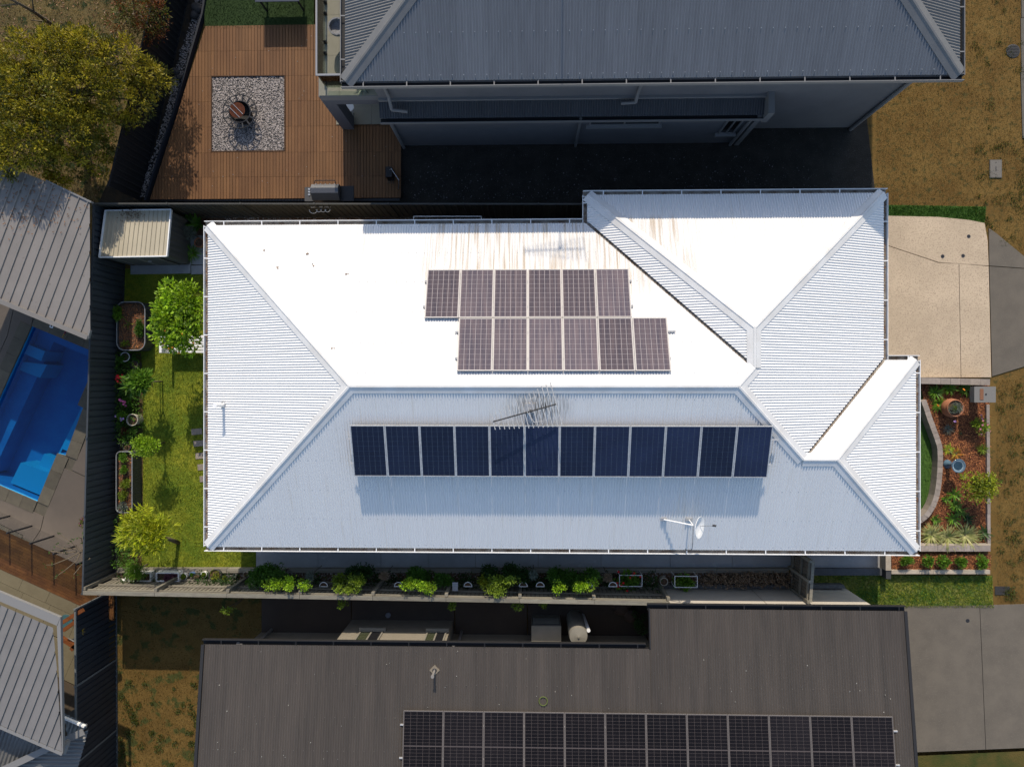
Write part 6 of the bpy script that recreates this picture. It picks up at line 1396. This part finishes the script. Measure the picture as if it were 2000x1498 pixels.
nwin(P(702, 1240, .9).x, P(748, 1240, .9).x, .75, 1.9, bay_y); nwin(P(833, 1240, .9).x, P(872, 1240, .9).x, .75, 1.9, bay_y)
for px_, py_, yy in ((532, 1228, w1y), (902, 1233, w1y)): p = P(px_, py_, -.4); MB().path([(p.x, yy + .1, -.4), (p.x, yy + .1, dz - .25), (p.x, gy1_ + .0, dz - .12)], .05, n=8).build('downpipe', M('dull_pipe', (.17, .155, .14), rough=.5) if 'dull_pipe' not in MATS else MATS['dull_pipe'], dh)
c = P(465, 1257, dz - .1); MB().tube(c - Vector((0, 0, .1)), c, .06).build('rainhead', MATS['dull_pipe'], dh)
# path beside it
t = thing('brown_path', 'dark brown concrete path along the shaded wall of the dark roofed house', 'path', P(800, 1200, -.4))
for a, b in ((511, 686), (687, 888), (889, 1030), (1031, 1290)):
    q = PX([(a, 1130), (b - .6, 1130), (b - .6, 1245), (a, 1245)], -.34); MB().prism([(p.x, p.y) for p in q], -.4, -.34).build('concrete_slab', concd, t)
DL = PX([(229, 1130), (511, 1130), (511, 1262), (420, 1262), (420, 1600), (231, 1600)], -.385)
sheet(DL, -.385).build('dry_lower_lawn', M('golden_dry_lawn', (.095, .055, .011), (.14, .084, .02), scale=1.6, rough=.95, bump=1.0, bscale=30, c3=(.045, .05, .010), s3=2.2, lo3=.54, hi3=.62), kind='structure')
grass('lower_lawn_grass', DL, 12000, .05, blade3, -.385)
m = MB()
for _ in range(46):
    s_ = P(random.choice([random.uniform(232, 260), random.uniform(360, 395), random.uniform(240, 390)]), random.uniform(1335, 1498), -.38); rr = random.uniform(.05, .18)
    for _k in range(int(500 * rr)): a = random.uniform(0, 6.28); q = rr * random.random() ** .6; m.leaf(Vector((s_.x + math.cos(a) * q, s_.y + math.sin(a) * q, -.38)), Vector((random.uniform(-1, 1), random.uniform(-1, 1), .9)), Vector((0, 0, 1)), .06, .025, random.random())
m.build('lower_lawn_weeds', blade4, kind='stuff')
c = P(758, 1201, -.3); t = thing('grey_disc_lid', 'pale round lid on the brown path above the window bay', 'lid', c); MB().lathe(c, [(.001, .03), (.08, .03), (.09, .02), (.09, -.04)], 24).build('lid', M('lid_grey', (.16, .16, .17), rough=.6), t)
# water tank and air conditioner
c = P(1130, 1243, 1.35); t = thing('water_tank', 'round cream water tank with domed lid beside the dark roof gutter', 'water tank', (c.x, c.y, -.4)); tk = M('tank_cream', (.22, .20, .16), (.19, .175, .14), rough=.6)
MB().lathe((c.x, c.y, -.4), [(.30, 0), (.30, 1.6), (.28, 1.72), (.001, 1.78)], 28).build('tank_body', tk, t, smooth=False); MB().tube((c.x, c.y, 1.36), (c.x, c.y, 1.41), .03, n=10).build('tank_cap', tk, t); MB().tube((c.x + .27, c.y + .12, -.3), (c.x + .33, c.y + .14, 1.2), .06).build('inlet_pipe', white, t)
a, b = P(1038, 1222, .75), P(1096, 1255, .75); t = thing('hot_water_unit', 'pale box shaped outdoor unit left of the round water tank', 'outdoor unit', ((a.x + b.x) / 2, (a.y + b.y) / 2, -.4)); MB().box(a.x, b.x, b.y, a.y, -.35, .75).build('casing', tk, t); MB().box(a.x + .03, b.x - .03, a.y + .001, a.y + .012, 0, .65).build('grille', M('grille_grey', (.06, .06, .06), rough=.6), t)
for k in range(8): MB().box(a.x + .05, b.x - .05, a.y + .012, a.y + .02, .05 + k * .07, .07 + k * .07).build('grille_bar', tk, t)
c = P(1222, 1192, .2); m = MB()
def clump(px, py, s_, z):
    p = P(px, py, z); t_ = MB(); t_.rock(p, s_, random.random(), sq=.55); return t_
t = thing('covered_pile', 'brown tarpaulin bunched over a pile near the dark roof step', 'tarpaulin', (c.x, c.y, -.34)); mt = M('tarp_brown', (.060, .040, .030), (.045, .03, .022), scale=5, rough=.8, bump=1, bscale=6)
for (px_, py_, s_) in ((1212, 1188, .42), (1232, 1200, .38), (1200, 1180, .25), (1226, 1178, .28)):
    o = clump(px_, py_, s_, -.1).build('tarp_fold', mt, t); md = o.modifiers.new('s', 'SUBSURF'); md.levels = 2; md.render_levels = 2
bush('dark_bush', 'dark leafy bush at the step of the dark roof', 'bush', 1250, 1215, -.2, .3, .8, L_dark, base=-.34, ry=.5)
# roof things
zD = lambda y: dz + dsl * (gy1_ - y)
q = on_plane(849, 1308, dz + dsl * gy1_, 0, -dsl); vent(q, .45, 'pale vent pipe with diamond flashing on the dark brown roof', mat=M('vent_dull', (.22, .2, .18), rough=.5), fl=dmetal, r=.035)
MB().obox((q.x, q.y), (1, 1), .22, .22, q.z - .01, q.z + .035).build('diamond_flashing', M('flashing_tan', (.20, .165, .12), rough=.7), label='tan diamond flashing at the foot of the vent on the dark roof', cat='flashing')
q = on_plane(1061, 1369, dz + dsl * gy1_ + .03, 0, -dsl); MB().path([(q.x + .125 * math.cos(k * .3142), q.y + .125 * math.sin(k * .3142), q.z - .135 * .125 * math.sin(k * .3142)) for k in range(20)], .016, closed=True, n=6).build('green_ring', M('green_ring_plastic', (.09, .11, .03), rough=.5), label='green plastic ring lying on the dark roof above the black solar row', cat='ring')
m = MB()
for v in (.15, 1.1, 2.05, 3.0):
    x = hx0 + .2
    while x < hx1 - .1:
        yy = gy1_ - v; screw(x, yy, zD(yy) + .014); x += .0762 * 4
m.build('roof_screws', M('painted_screw', (.10, .09, .08), rough=.5), dh, kind='stuff')
m = MB()
for _ in range(90): x, yy = random.uniform(hx0 + .2, hx1 - .2), gy1_ - random.uniform(.1, 3.6); m.leaf(Vector((x, yy, zD(yy) + .02)), rv(), Vector((0, 0, 1)), .035, .03, random.random())
m.build('roof_droppings', M('dropping_white', (.28, .27, .24), rough=.9, tint=.4), dh, kind='stuff')
cD = dz + dsl * gy1_ + .09
a = on_plane(788, 1387, cD, 0, -dsl); b = on_plane(1743, 1389, cD, 0, -dsl); yb_ = a.y - 1.98
row(a.x, b.x, a.y, yb_, 12, '%s black solar panel from the left on the dark brown roof', 'black solar panels on the dark roof', lambda y: cD - dsl * y, cellB, backB, 20, mid=True)
for y, l in ((a.y - .42, 'upper'), (a.y - 1.35, 'lower')): rail('mounting_rail', l + ' rail under the black solar panels on the dark roof', (a.x - .1, y, cD - dsl * y - .05), (b.x + .13, y, cD - dsl * y - .05), 'rails under the black solar panels')
